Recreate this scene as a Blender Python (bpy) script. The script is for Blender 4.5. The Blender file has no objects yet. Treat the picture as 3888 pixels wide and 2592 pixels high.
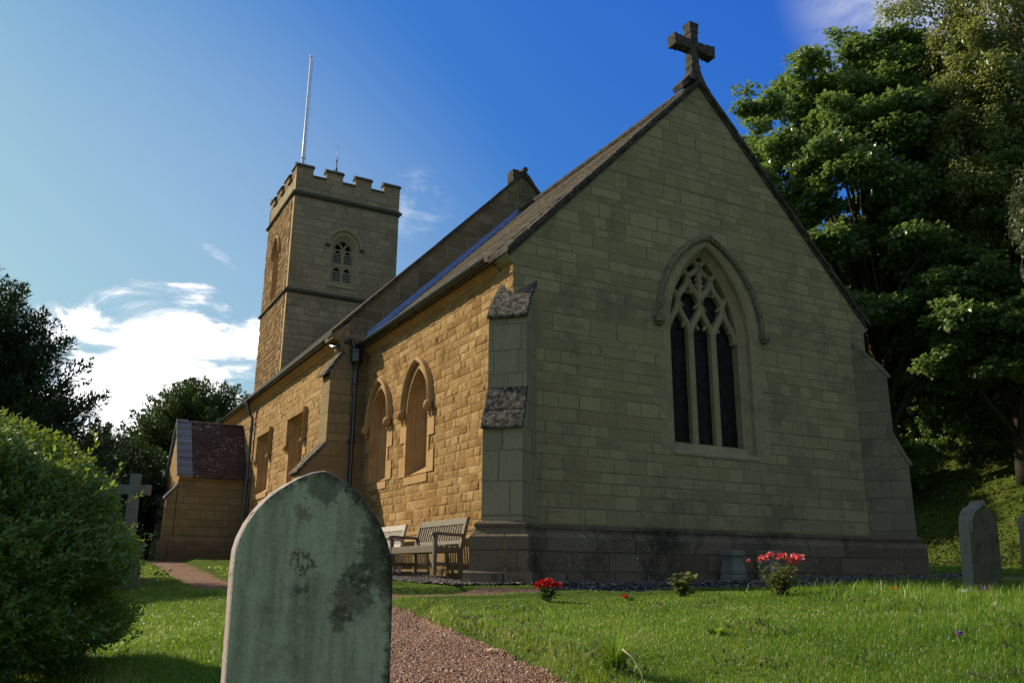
import bpy, bmesh, math, random
import numpy as np
from mathutils import Vector, Matrix
from mathutils.geometry import tessellate_polygon
random.seed(7)
RNG = np.random.default_rng(11)
SC = bpy.context.scene
COL = SC.collection
YAW = 0.501
CO = (0.02, 13.6)          # south-east corner of the chancel in world x, y
CY, SY = math.cos(YAW), math.sin(YAW)
def W2(n, s):              # church frame (north, west) -> world
    return (CO[0] + CY*n - SY*s, CO[1] + SY*n + CY*s)
def C2(x, y):              # world -> church frame (north, west), arrays allowed
    dx, dy = x-CO[0], y-CO[1]
    return CY*dx + SY*dy, -SY*dx + CY*dy

# ------------------------------------------------------------------ mesh helpers
class MB:
    def __init__(self): self.v = []; self.f = []; self.m = []; self.mat = 0; self.a = []; self.av = 0.0
    def add(self, p): self.v.append((float(p[0]), float(p[1]), float(p[2]))); self.a.append(self.av); return len(self.v)-1
    def face(self, idx): self.f.append(tuple(idx)); self.m.append(self.mat)
    def poly(self, pts): self.face([self.add(p) for p in pts])
    def loft(self, rings, closed=True, caps=False):
        ids = [[self.add(p) for p in r] for r in rings]
        n = len(ids[0])
        for a, b in zip(ids[:-1], ids[1:]):
            for i in range(n if closed else n-1):
                j = (i+1) % n
                self.face((a[i], a[j], b[j], b[i]))
        if caps:
            self.face(ids[0][::-1]); self.face(ids[-1])
    def box(self, x0, x1, y0, y1, z0, z1, T=None):
        p = [(x0,y0,z0),(x1,y0,z0),(x1,y1,z0),(x0,y1,z0),(x0,y0,z1),(x1,y0,z1),(x1,y1,z1),(x0,y1,z1)]
        if T: p = [T(*q) for q in p]
        i = [self.add(q) for q in p]
        for f in ((0,3,2,1),(4,5,6,7),(0,1,5,4),(1,2,6,5),(2,3,7,6),(3,0,4,7)): self.face([i[k] for k in f])
    def prism(self, poly, fn, t0, t1):          # poly 2-D, fn(u, v, t) -> xyz
        a = [self.add(fn(u, v, t0)) for u, v in poly]; b = [self.add(fn(u, v, t1)) for u, v in poly]
        n = len(poly)
        self.face(a[::-1]); self.face(b)
        for i in range(n): self.face((a[i], a[(i+1) % n], b[(i+1) % n], b[i]))
    def tube(self, pts, rad, n=8, caps=True):
        pts = [Vector(p) for p in pts]
        if not hasattr(rad, '__len__'): rad = [rad]*len(pts)
        rings = []; up = Vector((0,0,1))
        for i, p in enumerate(pts):
            d = (pts[min(i+1, len(pts)-1)] - pts[max(i-1, 0)]).normalized()
            x = d.cross(up if abs(d.z) < .95 else Vector((1,0,0))).normalized(); y = x.cross(d).normalized()
            rings.append([p + (x*math.cos(t) + y*math.sin(t))*rad[i] for t in [2*math.pi*k/n for k in range(n)]])
        self.loft(rings, True, caps)
    def holes(self, outline, holes, fn):        # flat panel with holes; fn(u, v) -> xyz
        polys = [[Vector((u, v, 0)) for u, v in outline]] + [[Vector((u, v, 0)) for u, v in h] for h in holes]
        flat = [p for q in polys for p in q]
        ids = [self.add(fn(p.x, p.y)) for p in flat]
        for t in tessellate_polygon(polys): self.face([ids[k] for k in t])
    def ball(self, c, r, nu=10, nv=7, sc=(1,1,1)):
        rings = []
        for j in range(nv+1):
            t = math.pi*j/nv
            rings.append([(c[0]+sc[0]*r*math.sin(t)*math.cos(2*math.pi*i/nu), c[1]+sc[1]*r*math.sin(t)*math.sin(2*math.pi*i/nu), c[2]-sc[2]*r*math.cos(t)) for i in range(nu)])
        self.loft(rings)
    def build(self, name, mats, parent=None, smooth=False, bevel=0, recalc=True, attr=None):
        me = bpy.data.meshes.new(name); me.from_pydata(self.v, [], self.f)
        for m in (mats if isinstance(mats, (list, tuple)) else [mats]): me.materials.append(m)
        me.polygons.foreach_set('material_index', self.m)
        if attr:
            at = me.attributes.new(attr, 'FLOAT', 'POINT'); at.data.foreach_set('value', self.a)
        if recalc:
            bm = bmesh.new(); bm.from_mesh(me)
            bmesh.ops.remove_doubles(bm, verts=bm.verts, dist=1e-5)
            bmesh.ops.recalc_face_normals(bm, faces=bm.faces)
            bm.to_mesh(me); bm.free()
        boxuv(me)
        if smooth: me.polygons.foreach_set('use_smooth', [True]*len(me.polygons))
        me.update()
        o = bpy.data.objects.new(name, me); COL.objects.link(o)
        if parent: o.parent = parent
        if bevel:
            b = o.modifiers.new('b', 'BEVEL'); b.width = bevel; b.segments = 2; b.limit_method = 'ANGLE'; b.angle_limit = .6
        return o
def boxuv(me):
    uv = me.uv_layers.new(name='UVMap'); z = Vector((0,0,1)); out = np.zeros(len(me.loops)*2, np.float32); V = me.vertices
    for p in me.polygons:
        n = p.normal
        if abs(n.z) > .93 or n.length < .5: t, b = Vector((1,0,0)), Vector((0,1,0))
        else:
            t = z.cross(n).normalized()
            if t.x + t.y*1.37 < 0: t = -t
            b = n.cross(t).normalized()
            if b.z < 0: b = -b
        for li, vi in zip(p.loop_indices, p.vertices):
            co = V[vi].co; out[2*li] = co.dot(t); out[2*li+1] = co.dot(b)
    uv.data.foreach_set('uv', out)
def mesh_np(name, V, quads, mats, parent=None, col=None, tris=None, smooth=False):
    me = bpy.data.meshes.new(name)
    V = np.asarray(V, np.float32); nq = 0 if quads is None else len(quads); nt = 0 if tris is None else len(tris)
    me.vertices.add(len(V)); me.vertices.foreach_set('co', V.ravel())
    idx = []; tot = []
    if nq: idx.append(np.asarray(quads, np.int32).ravel()); tot.append(np.full(nq, 4, np.int32))
    if nt: idx.append(np.asarray(tris, np.int32).ravel()); tot.append(np.full(nt, 3, np.int32))
    idx = np.concatenate(idx); tot = np.concatenate(tot)
    me.loops.add(len(idx)); me.loops.foreach_set('vertex_index', idx)
    me.polygons.add(len(tot)); st = np.concatenate([[0], np.cumsum(tot)[:-1]]).astype(np.int32)
    me.polygons.foreach_set('loop_start', st); me.polygons.foreach_set('loop_total', tot)
    if smooth: me.polygons.foreach_set('use_smooth', np.ones(len(tot), bool))
    for m in (mats if isinstance(mats, (list, tuple)) else [mats]): me.materials.append(m)
    if col is not None:
        at = me.attributes.new('tint', 'FLOAT', 'POINT'); at.data.foreach_set('value', np.asarray(col, np.float32))
    me.update(); me.validate()
    o = bpy.data.objects.new(name, me); COL.objects.link(o)
    if parent: o.parent = parent
    return o
def thing(name, label, cat, loc=(0,0,0), rz=0, group=None):
    o = bpy.data.objects.new(name, None); o.empty_display_size = .3; COL.objects.link(o)
    o.location = loc; o.rotation_euler = (0, 0, rz); tag(o, label, cat, group); return o
def tag(o, label=None, cat=None, group=None, kind=None):
    if label: o['label'] = label
    if cat: o['category'] = cat
    if group: o['group'] = group
    if kind: o['kind'] = kind
    return o
def copy_tree(o, parent=None):
    c = o.copy(); COL.objects.link(c); c.parent = parent
    for ch in list(o.children): copy_tree(ch, c)
    return c

# ------------------------------------------------------------------ materials
class NT:
    def __init__(self, name):
        self.m = bpy.data.materials.new(name); self.m.use_nodes = True; self.t = self.m.node_tree; self.t.nodes.clear()
        self.out = self.n('ShaderNodeOutputMaterial')
    def n(self, typ, **kw):
        nd = self.t.nodes.new(typ)
        for k, v in kw.items(): setattr(nd, k, v)
        return nd
    def l(self, a, b): self.t.links.new(a, b)
    def val(self, sock, v):
        if hasattr(v, 'node'): self.l(v, sock)
        else: sock.default_value = v
    def math(self, op, a, b=0.0, c=None, clamp=False):
        nd = self.n('ShaderNodeMath', operation=op, use_clamp=clamp); self.val(nd.inputs[0], a); self.val(nd.inputs[1], b)
        if c is not None: self.val(nd.inputs[2], c)
        return nd.outputs[0]
    def mix(self, fac, a, b, mode='MIX'):
        nd = self.n('ShaderNodeMix', data_type='RGBA', blend_type=mode); nd.clamp_factor = True
        self.val(nd.inputs[0], fac); self.val(nd.inputs[6], c4(a)); self.val(nd.inputs[7], c4(b)); return nd.outputs[2]
    def noise(self, vec, scale, detail=4, rough=.6, dist=0, dim='3D', out=0):
        nd = self.n('ShaderNodeTexNoise', noise_dimensions=dim); 
        if vec is not None: self.l(vec, nd.inputs['Vector'])
        nd.inputs['Scale'].default_value = scale; nd.inputs['Detail'].default_value = detail; nd.inputs['Roughness'].default_value = rough; nd.inputs['Distortion'].default_value = dist
        return nd.outputs[out]
    def step(self, v, a, b): # smooth ramp a..b -> 0..1
        nd = self.n('ShaderNodeMapRange', interpolation_type='SMOOTHSTEP'); self.val(nd.inputs[0], v); nd.inputs[1].default_value = a; nd.inputs[2].default_value = b; return nd.outputs[0]
    def bump(self, h, strength, dist, prev=None):
        nd = self.n('ShaderNodeBump'); nd.inputs['Strength'].default_value = strength; nd.inputs['Distance'].default_value = dist; self.l(h, nd.inputs['Height'])
        if prev is not None: self.l(prev, nd.inputs['Normal'])
        return nd.outputs[0]
    def bsdf(self, col, rough=.85, normal=None, spec=.3, metal=0):
        b = self.n('ShaderNodeBsdfPrincipled'); self.val(b.inputs['Base Color'], c4(col)); self.val(b.inputs['Roughness'], rough)
        b.inputs['Specular IOR Level'].default_value = spec; b.inputs['Metallic'].default_value = metal
        if normal is not None: self.l(normal, b.inputs['Normal'])
        self.l(b.outputs[0], self.out.inputs[0]); return b
    def obj(self): return self.n('ShaderNodeTexCoord').outputs['Object']
    def uv(self): return self.n('ShaderNodeTexCoord').outputs['UV']
def c4(c):
    if isinstance(c, tuple) and len(c) == 3: return (*c, 1)
    return c

def masonry(name, c1, c2, mort, h=.23, w=.44, rock=.012, rockscale=14, stain=(.1,.09,.06), stain_amt=.35, lichen=0.0, mdepth=.012, low=None, msize=.009, mfac=.8, streak=0):
    t = NT(name); uv = t.uv(); ob = t.obj()
    sp = t.n('ShaderNodeSeparateXYZ'); t.l(uv, sp.inputs[0]); u, v = sp.outputs[0], sp.outputs[1]
    n1 = t.n('ShaderNodeTexNoise', noise_dimensions='1D'); t.l(v, n1.inputs['W']); n1.inputs['Scale'].default_value = 1.9; n1.inputs['Detail'].default_value = 1
    v2 = t.math('ADD', v, t.math('MULTIPLY', t.math('SUBTRACT', n1.outputs[0], .5), .34))
    row = t.math('FLOOR', t.math('DIVIDE', v2, h))
    wn = t.n('ShaderNodeTexWhiteNoise', noise_dimensions='1D'); t.l(row, wn.inputs['W'])
    nu = t.n('ShaderNodeTexNoise', noise_dimensions='2D'); cb0 = t.n('ShaderNodeCombineXYZ'); t.l(u, cb0.inputs[0]); t.l(row, cb0.inputs[1]); t.l(cb0.outputs[0], nu.inputs['Vector']); nu.inputs['Scale'].default_value = 1.1; nu.inputs['Detail'].default_value = 0
    u2 = t.math('ADD', t.math('MULTIPLY', u, t.math('ADD', t.math('MULTIPLY', wn.outputs[0], .75), .65)), t.math('ADD', t.math('MULTIPLY', wn.outputs[0], 31.0), t.math('MULTIPLY', nu.outputs[0], .5)))
    cb = t.n('ShaderNodeCombineXYZ'); t.l(u2, cb.inputs[0]); t.l(v2, cb.inputs[1])
    wob = t.n('ShaderNodeVectorMath', operation='MULTIPLY_ADD'); wn2 = t.n('ShaderNodeTexNoise'); t.l(uv, wn2.inputs['Vector']); wn2.inputs['Scale'].default_value = 9
    t.l(wn2.outputs['Color'], wob.inputs[0]); wob.inputs[1].default_value = (.016,.016,0); t.l(cb.outputs[0], wob.inputs[2])
    br = t.n('ShaderNodeTexBrick', offset=.0, squash=1.0); t.l(wob.outputs[0], br.inputs['Vector'])
    br.inputs['Scale'].default_value = 1; br.inputs['Brick Width'].default_value = w; br.inputs['Row Height'].default_value = h
    br.inputs['Mortar Size'].default_value = msize; br.inputs['Mortar Smooth'].default_value = .35; br.inputs['Bias'].default_value = 0
    br.inputs['Color1'].default_value = (0,0,0,1); br.inputs['Color2'].default_value = (1,1,1,1); br.inputs['Mortar'].default_value = (.5,.5,.5,1)
    rnd = t.n('ShaderNodeSeparateColor'); t.l(br.outputs['Color'], rnd.inputs[0])
    col = t.mix(rnd.outputs[0], c1, c2)
    big = t.noise(ob, .55, 5, .65); fine = t.noise(ob, 38, 4, .7); med = t.noise(ob, 5, 5, .7)
    col = t.mix(t.math('MULTIPLY', t.step(fine, .35, .75), .35), col, tuple(.55*x for x in c1))
    col = t.mix(t.math('MULTIPLY', t.step(med, .5, .8), .3), col, tuple(min(1, 1.35*x) for x in c2))
    col = t.mix(t.math('MULTIPLY', t.step(t.math('ADD', big, t.math('MULTIPLY', t.math('SUBTRACT', med, .5), .5)), .48, .72), stain_amt), col, stain)
    if lichen:
        sp1 = t.step(t.noise(ob, 24, 4, .65), .59, .66); zone = t.step(t.noise(ob, 1.3, 3, .6), .45, .62)
        col = t.mix(t.math('MULTIPLY', t.math('MULTIPLY', sp1, zone), lichen), col, (.42,.42,.36))
        och = t.math('MULTIPLY', t.step(t.noise(ob, 3.1, 4, .7), .58, .75), lichen*.5)
        col = t.mix(och, col, (.25,.16,.04))
    if streak:                                # rain streaks and sooty course-wise weathering
        m1_ = t.n('ShaderNodeMapping'); m1_.inputs['Scale'].default_value = (1.2,1.2,9); t.l(ob, m1_.inputs[0]); col = t.mix(t.math('MULTIPLY', t.step(t.noise(m1_.outputs[0], 1.5, 5, .65), .52, .74), streak), col, stain)
        m2_ = t.n('ShaderNodeMapping'); m2_.inputs['Scale'].default_value = (5,5,.35); t.l(ob, m2_.inputs[0]); col = t.mix(t.math('MULTIPLY', t.step(t.noise(m2_.outputs[0], 1.3, 5, .6), .55, .78), streak*.7), col, tuple(.75*x for x in stain))
    if low:                                   # darker towards the ground, with a ragged upper edge
        sz = t.n('ShaderNodeSeparateXYZ'); t.l(ob, sz.inputs[0])
        k = t.math('SUBTRACT', 1.0, t.step(t.math('ADD', sz.outputs[2], t.math('MULTIPLY', t.math('SUBTRACT', med, .5), .9)), low[0], low[1]))
        col = t.mix(t.math('MULTIPLY', k, low[2]), col, (.045,.042,.034))
    col = t.mix(t.math('MULTIPLY', br.outputs['Fac'], mfac), col, mort)
    nb = t.bump(t.math('SUBTRACT', 1.0, br.outputs['Fac']), 1, mdepth)
    rk = t.math('ADD', t.noise(ob, rockscale, 5, .62, .3), t.math('MULTIPLY', rnd.outputs[0], .5))
    nb = t.bump(rk, 1, rock, nb)
    t.bsdf(col, .92, nb, .15); return t.m
def plain(name, c, c2=None, rough=.85, scale=8, bump=.006, spec=.3, stain=None, stain_amt=.5, metal=0, bscale=20):
    t = NT(name); ob = t.obj(); c2 = c2 or tuple(.7*x for x in c)
    col = t.mix(t.step(t.noise(ob, scale, 5, .7), .35, .68), c, c2)
    if stain: col = t.mix(t.math('MULTIPLY', t.step(t.noise(ob, scale*.35, 5, .7), .5, .68), stain_amt), col, stain)
    nb = t.bump(t.noise(ob, bscale, 5, .65), 1, bump) if bump else None
    t.bsdf(col, rough, nb, spec, metal); return t.m
def blotch(name, base, dark, pale, sc=9, a=(.46,.56), b=(.6,.66), seams=False):    # lichened stone
    t = NT(name); ob = t.obj()
    n1 = t.noise(ob, sc, 6, .72); n2 = t.noise(ob, sc*1.7, 5, .7)
    col = t.mix(t.step(n1, *a), base, dark); col = t.mix(t.step(n2, *b), col, pale)
    nb = t.bump(t.noise(ob, 26, 5, .7), 1, .006)
    t.bsdf(col, .95, nb, .15); return t.m
def tiles(name, c1, c2, gap, h, w, spots=None, bump=.02, stain=None):
    t = NT(name); uv = t.uv(); ob = t.obj()
    br = t.n('ShaderNodeTexBrick', offset=.5); t.l(uv, br.inputs['Vector']); br.inputs['Scale'].default_value = 1
    br.inputs['Brick Width'].default_value = w; br.inputs['Row Height'].default_value = h; br.inputs['Mortar Size'].default_value = .006; br.inputs['Mortar Smooth'].default_value = .1
    br.inputs['Color1'].default_value = (*c1, 1); br.inputs['Color2'].default_value = (*c2, 1); br.inputs['Mortar'].default_value = (*gap, 1)
    col = br.outputs['Color']; n = t.noise(ob, 3, 5, .7)
    col = t.mix(t.math('MULTIPLY', t.step(n, .4, .7), .5), col, stain or tuple(.5*x for x in c1))
    if spots:
        k = t.math('MULTIPLY', t.step(t.noise(ob, 11, 4, .65), .56, .62), t.step(t.noise(ob, 1.1, 3, .6), .4, .6))
        col = t.mix(t.math('MULTIPLY', k, .85), col, spots)
    sp = t.n('ShaderNodeSeparateXYZ'); t.l(uv, sp.inputs[0])
    saw = t.math('SUBTRACT', 1.0, t.math('FRACT', t.math('DIVIDE', sp.outputs[1], h)))
    nb = t.bump(t.math('ADD', saw, t.math('MULTIPLY', t.noise(ob, 16, 4, .7), .5)), 1, bump)
    nb = t.bump(t.math('SUBTRACT', 1.0, br.outputs['Fac']), 1, .006, nb)
    t.bsdf(col, .9, nb, .2); return t.m
def leafmat(name, c1, c2, c3, trans=.4, rough=.45, spec=.35, tcol=None):
    t = NT(name); at = t.n('ShaderNodeAttribute', attribute_name='tint'); f = at.outputs['Fac']
    col = t.mix(t.step(f, 0, .55), c1, c2); col = t.mix(t.step(f, .6, 1), col, c3)
    b = t.n('ShaderNodeBsdfPrincipled'); t.l(col, b.inputs['Base Color']); b.inputs['Roughness'].default_value = rough; b.inputs['Specular IOR Level'].default_value = spec
    tr = t.n('ShaderNodeBsdfTranslucent'); t.l(t.mix(.55, col, tcol or tuple(min(1, x*2.2) for x in c3)), tr.inputs[0])
    mx = t.n('ShaderNodeMixShader'); mx.inputs[0].default_value = trans; t.l(b.outputs[0], mx.inputs[1]); t.l(tr.outputs[0], mx.inputs[2]); t.l(mx.outputs[0], t.out.inputs[0])
    return t.m

M = {}
M['rock'] = masonry('golden_rockfaced_stone', (.31,.165,.045), (.47,.28,.095), (.40,.29,.15), h=.205, w=.36, rock=.085, rockscale=19, stain=(.19,.11,.045), stain_amt=.45, mdepth=.06)
M['rocknave'] = masonry('golden_coursed_stone', (.34,.19,.06), (.45,.275,.10), (.50,.39,.23), h=.2, w=.36, rock=.06, rockscale=19, stain=(.21,.13,.055), stain_amt=.35, mdepth=.045)
M['ashlar'] = masonry('weathered_ashlar', (.265,.225,.11), (.375,.325,.165), (.16,.135,.075), h=.205, w=.43, rock=.016, rockscale=20, stain=(.155,.135,.078), stain_amt=.75, lichen=.55, mdepth=.010, msize=.006, mfac=.75, streak=.6)
M['gable'] = masonry('gable_rubble_stone', (.15,.12,.06), (.25,.20,.11), (.34,.30,.21), h=.3, w=.5, rock=.018, rockscale=9, stain=(.055,.05,.04), stain_amt=.75, lichen=.5)
M['towerstone'] = masonry('tower_ashlar', (.27,.22,.125), (.39,.315,.18), (.14,.115,.075), h=.31, w=.58, rock=.02, rockscale=12, streak=.5, stain=(.11,.09,.055), stain_amt=.55, lichen=.2)
M['towersouth'] = masonry('tower_golden_stone', (.24,.14,.055), (.40,.25,.10), (.3,.21,.11), h=.24, w=.42, rock=.09, rockscale=9, stain=(.15,.10,.045), stain_amt=.6)
M['porchstone'] = masonry('porch_ashlar', (.25,.18,.088), (.32,.235,.12), (.17,.13,.075), h=.26, w=.55, rock=.004, stain=(.1,.085,.06), stain_amt=.45, low=(.2,1.3,.6))
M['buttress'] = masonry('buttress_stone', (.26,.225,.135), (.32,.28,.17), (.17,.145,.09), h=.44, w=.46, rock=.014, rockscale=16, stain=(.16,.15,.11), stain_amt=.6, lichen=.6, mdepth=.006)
M['buttressdark'] = masonry('dark_buttress_stone', (.17,.15,.09), (.23,.205,.125), (.12,.105,.065), h=.3, w=.5, rock=.014, rockscale=16, stain=(.10,.095,.065), stain_amt=.7, lichen=.5, mdepth=.006, msize=.005, mfac=.6)  # darker stone tone for the north-east buttress
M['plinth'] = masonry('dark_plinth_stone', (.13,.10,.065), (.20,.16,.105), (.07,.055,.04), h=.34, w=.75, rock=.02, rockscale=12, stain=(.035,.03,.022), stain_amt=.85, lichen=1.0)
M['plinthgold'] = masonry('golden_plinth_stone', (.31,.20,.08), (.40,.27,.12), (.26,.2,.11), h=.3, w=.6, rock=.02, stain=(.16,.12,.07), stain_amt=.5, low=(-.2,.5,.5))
M['dressed'] = plain('golden_dressed_stone', (.46,.285,.115), (.37,.22,.085), .8, 3, .004, .2, (.24,.15,.07), .45)
M['dressedgrey'] = plain('grey_dressed_stone', (.33,.28,.15), (.27,.225,.115), .85, 5, .006, .2, (.16,.14,.08), .55)
M['hood'] = blotch('lichened_hood_stone', (.2,.17,.1), (.07,.065,.045), (.38,.36,.3), 14, (.5,.62), (.62,.68))
M['slab'] = blotch('lichened_slab', (.17,.15,.11), (.035,.033,.03), (.42,.40,.34), 12, (.40,.58), (.58,.68))
M['coping'] = blotch('dark_coping_stone', (.09,.08,.06), (.035,.033,.03), (.22,.2,.15), 7, (.4,.6), (.6,.72))
M['string'] = plain('dark_string_stone', (.10,.088,.06), (.05,.045,.035), .9, 9, .005, .2)
M['slate'] = tiles('stone_roof_slates', (.115,.095,.075), (.18,.15,.115), (.03,.026,.02), .21, .26, (.3,.28,.23), .022)
M['porchtile'] = tiles('red_brown_roof_tiles', (.075,.046,.038), (.115,.078,.064), (.028,.018,.015), .115, .17, (.42,.38,.34), .014)
M['greyslab'] = tiles('grey_stone_slabs', (.17,.18,.195), (.23,.24,.25), (.04,.04,.045), .3, .9, None, .012, (.12,.125,.13))
M['lead'] = plain('lead_flashing', (.24,.33,.60), (.19,.27,.5), .38, 6, .004, .5, None, 0, .55)  # blue base colour stands in for the sky reflected by the lead
M['iron'] = plain('black_painted_iron', (.012,.013,.017), (.02,.021,.026), .22, 10, .001, .8)
M['glass'] = None
M['white'] = plain('white_painted_pole', (.75,.75,.74), (.6,.6,.6), .35, 4, 0, .5)
M['gilt'] = plain('gilded_vane_metal', (.55,.30,.25), (.4,.2,.18), .35, 4, 0, .5, None, 0, .7)
M['teak'] = plain('weathered_teak', (.16,.13,.09), (.10,.08,.055), .6, 14, .003, .35, (.11,.12,.08), .45)
M['paleteak'] = plain('silvery_bench_wood', (.46,.42,.36), (.36,.33,.28), .55, 14, .003, .35)
M['louvre'] = plain('louvre_boards', (.42,.38,.29), (.34,.31,.24), .8, 8, .003, .2)
M['dark'] = plain('dark_interior', (.006,.006,.007), None, .9, 4, 0, 0)
M['bark'] = plain('tree_bark', (.09,.075,.055), (.04,.034,.026), .95, 12, .03, .1, (.06,.07,.035), .5)
def facing(name, c1, c2, c3, mort, stain, bump=.02):      # individually laid rock-faced stones, shade of each stone in 'tint'
    t = NT(name); ob = t.obj(); at = t.n('ShaderNodeAttribute', attribute_name='tint'); f = at.outputs['Fac']
    col = t.mix(t.step(f, 0, .6), c1, c2); col = t.mix(t.step(f, .6, 1), col, c3)
    fine = t.noise(ob, 45, 5, .75); med = t.noise(ob, 7, 5, .7); big = t.noise(ob, .7, 4, .6)
    col = t.mix(t.math('MULTIPLY', t.step(fine, .38, .62), .5), col, tuple(.45*x for x in c1)); col = t.mix(t.math('MULTIPLY', t.step(med, .5, .75), .35), col, tuple(min(1, 1.4*x) for x in c3))
    col = t.mix(t.math('MULTIPLY', t.step(big, .5, .7), .45), col, stain); col = t.mix(t.math('SUBTRACT', 1.0, t.step(f, -.45, -.05)), col, mort)
    nb = t.bump(t.noise(ob, 28, 6, .7), 1, bump); t.bsdf(col, .93, nb, .12); return t.m
def stone_wall(name, mat, parent, u0, u1, v0, v1, fn, holes, seed, hs=(.135,.18), ws=(.17,.42), amp=(.003,.0115), back=(None,)):
    rs = np.random.default_rng(seed); VV, QQ, TT = [], [], []; off = 0; v = v0
    while v < v1-.05:
        h = rs.uniform(*hs); h = min(h, v1-v); vl = np.array([0,.005,.022,.36*h,.66*h,h-.022,h-.005,h])+v; u = u0-rs.uniform(0, .3)
        while u < u1:
            w = rs.uniform(*ws); w = w if rs.random() > .12 else w*.55; a, b = max(u, u0), min(u+w, u1); u += w
            if b-a < .05: continue
            n = max(2, int((b-a)/.075)); ul = np.concatenate([[a,a+.005,a+.022], np.linspace(a+.022, b-.022, n+1)[1:-1], [b-.022,b-.005,b]])
            U, Vv = np.meshgrid(ul, vl); e = np.minimum(np.minimum(U-a, b-U), np.minimum(Vv-v, v+h-Vv)); k = np.clip(e/.022, 0, 1)
            z = rs.uniform(*amp)*np.clip(e/.006, 0, 1)*(.5+.5*k) + k*(rs.normal(0, amp[1]*.32, U.shape)+amp[1]*.25) + k*(rs.normal(0, .03)*(U-(a+b)/2)+rs.normal(0, .05)*(Vv-v-h/2))
            z = np.clip(z, .001, .034); tn = np.where(e < .003, -1.0, np.clip(rs.normal(.42, .22), .02, 1)+rs.normal(0, .04, U.shape))
            m, q = U.shape; P = np.stack(fn(U, Vv, -z), -1).reshape(-1, 3); i = np.arange(m-1)[:, None]*q+np.arange(q-1)[None]; Q = np.stack([i,i+1,i+q+1,i+q], -1).reshape(-1, 4)
            cu = ((U[:-1,:-1]+U[1:,1:])/2).ravel(); cv = ((Vv[:-1,:-1]+Vv[1:,1:])/2).ravel(); keep = np.ones(len(cu), bool)
            for hp in holes:
                x = np.array([p[0] for p in hp]); y = np.array([p[1] for p in hp]); ins = np.zeros(len(cu), bool)
                if a > x.max() or b < x.min() or v > y.max() or v+h < y.min(): continue
                for x1, y1, x2, y2 in zip(x, y, np.roll(x, -1), np.roll(y, -1)):
                    if y1 != y2: ins ^= ((y1 > cv) != (y2 > cv)) & (cu < (x2-x1)*(cv-y1)/(y2-y1)+x1)
                keep &= ~ins
            VV.append(np.concatenate([P, tn.reshape(-1, 1)], 1)); QQ.append(Q[keep]+off); off += len(P)
        v += h
    polys = [[Vector((x, y, 0)) for x, y in ((u0,v0),(u1,v0),(u1,v1),(u0,v1))]] + [[Vector((x, y, 0)) for x, y in hp] for hp in holes]; flat = [p for q in polys for p in q]
    tr_ = np.array(tessellate_polygon(polys))+off; VV.append(np.array([(*fn(p.x, p.y, .002), -1.0) for p in flat]))
    A = np.concatenate(VV); return mesh_np(name, A[:, :3], np.concatenate(QQ), mat, parent, A[:, 3], tris=tr_)
def glassmat():
    t = NT('leaded_window_glass'); ob = t.obj(); uv = t.uv()
    mp = t.n('ShaderNodeMapping'); mp.inputs['Rotation'].default_value = (0,0,math.radians(45)); t.l(uv, mp.inputs[0])
    br = t.n('ShaderNodeTexBrick', offset=0); t.l(mp.outputs[0], br.inputs['Vector']); br.inputs['Scale'].default_value = 1; br.inputs['Brick Width'].default_value = .11; br.inputs['Row Height'].default_value = .11; br.inputs['Mortar Size'].default_value = .006
    br.inputs['Color1'].default_value = (.006,.006,.005,1); br.inputs['Color2'].default_value = (.022,.02,.017,1); br.inputs['Mortar'].default_value = (.018,.017,.015,1)
    nb = t.bump(t.noise(ob, 7, 2, .5), 1, .01); nb = t.bump(br.outputs['Fac'], 1, .004, nb)
    t.bsdf(br.outputs['Color'], .45, nb, .12); return t.m
M['glass'] = glassmat()
M['facing'] = facing('golden_stone_facing', (.28,.15,.05), (.46,.29,.115), (.57,.40,.19), (.33,.235,.13), (.22,.13,.05))
M['facingnave'] = facing('golden_nave_facing', (.31,.175,.065), (.46,.295,.12), (.55,.385,.185), (.50,.38,.23), (.22,.135,.055), .015)
M['facingtower'] = facing('brown_tower_facing', (.15,.085,.035), (.33,.20,.08), (.46,.31,.14), (.22,.15,.075), (.14,.09,.04), .03)
HAZEC = (5,6,6.3); CLOUDC = (17,17,17.2); SKYS = .1; SUNE = 4.2; EXPO = 0.42
# ================================================================== THE CHURCH (local frame: x north, y west, z up)
CH = thing('church', 'golden stone village church with a square battlemented tower and a gable cross', 'church', (CO[0], CO[1], 0), YAW)
Wd = 8.82; HH = Wd/2; LC = 7.47; NW = -.5; NE_ = Wd+.5; LN = 24.55
def arch(c, a, z0, zs, za, n=12):
    h = za-zs; R = (a*a+h*h)/(2*a); p = [(c-a, z0)]
    th = math.asin(min(1, h/R)) if h <= R else math.pi - math.asin(h/R)
    th = math.atan2(h, R-a) if R > a else math.pi/2 + math.atan2(a-R, h)
    L = [(c-a+R - R*math.cos(th*i/n), zs + R*math.sin(th*i/n)) for i in range(n+1)]
    p += L; p += [(2*c-u, v) for u, v in L[::-1][1:]]; p.append((c+a, z0)); return p
def archcurve(c, a, zs, za, n=12): return arch(c, a, zs, zs, za, n)[1:-1]
EW = lambda u, v, d=0: (u, d, v)                 # east wall plane, d goes in (west)
SW = lambda u, v, d=0: (d, u, v)                 # chancel south wall plane, d goes in (north)
NS = lambda u, v, d=0: (NW+d, u, v)
def reveal(mb, profs, fn): mb.loft([[fn(u, v, d) for u, v in pr] for pr, d in profs], True)
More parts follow.
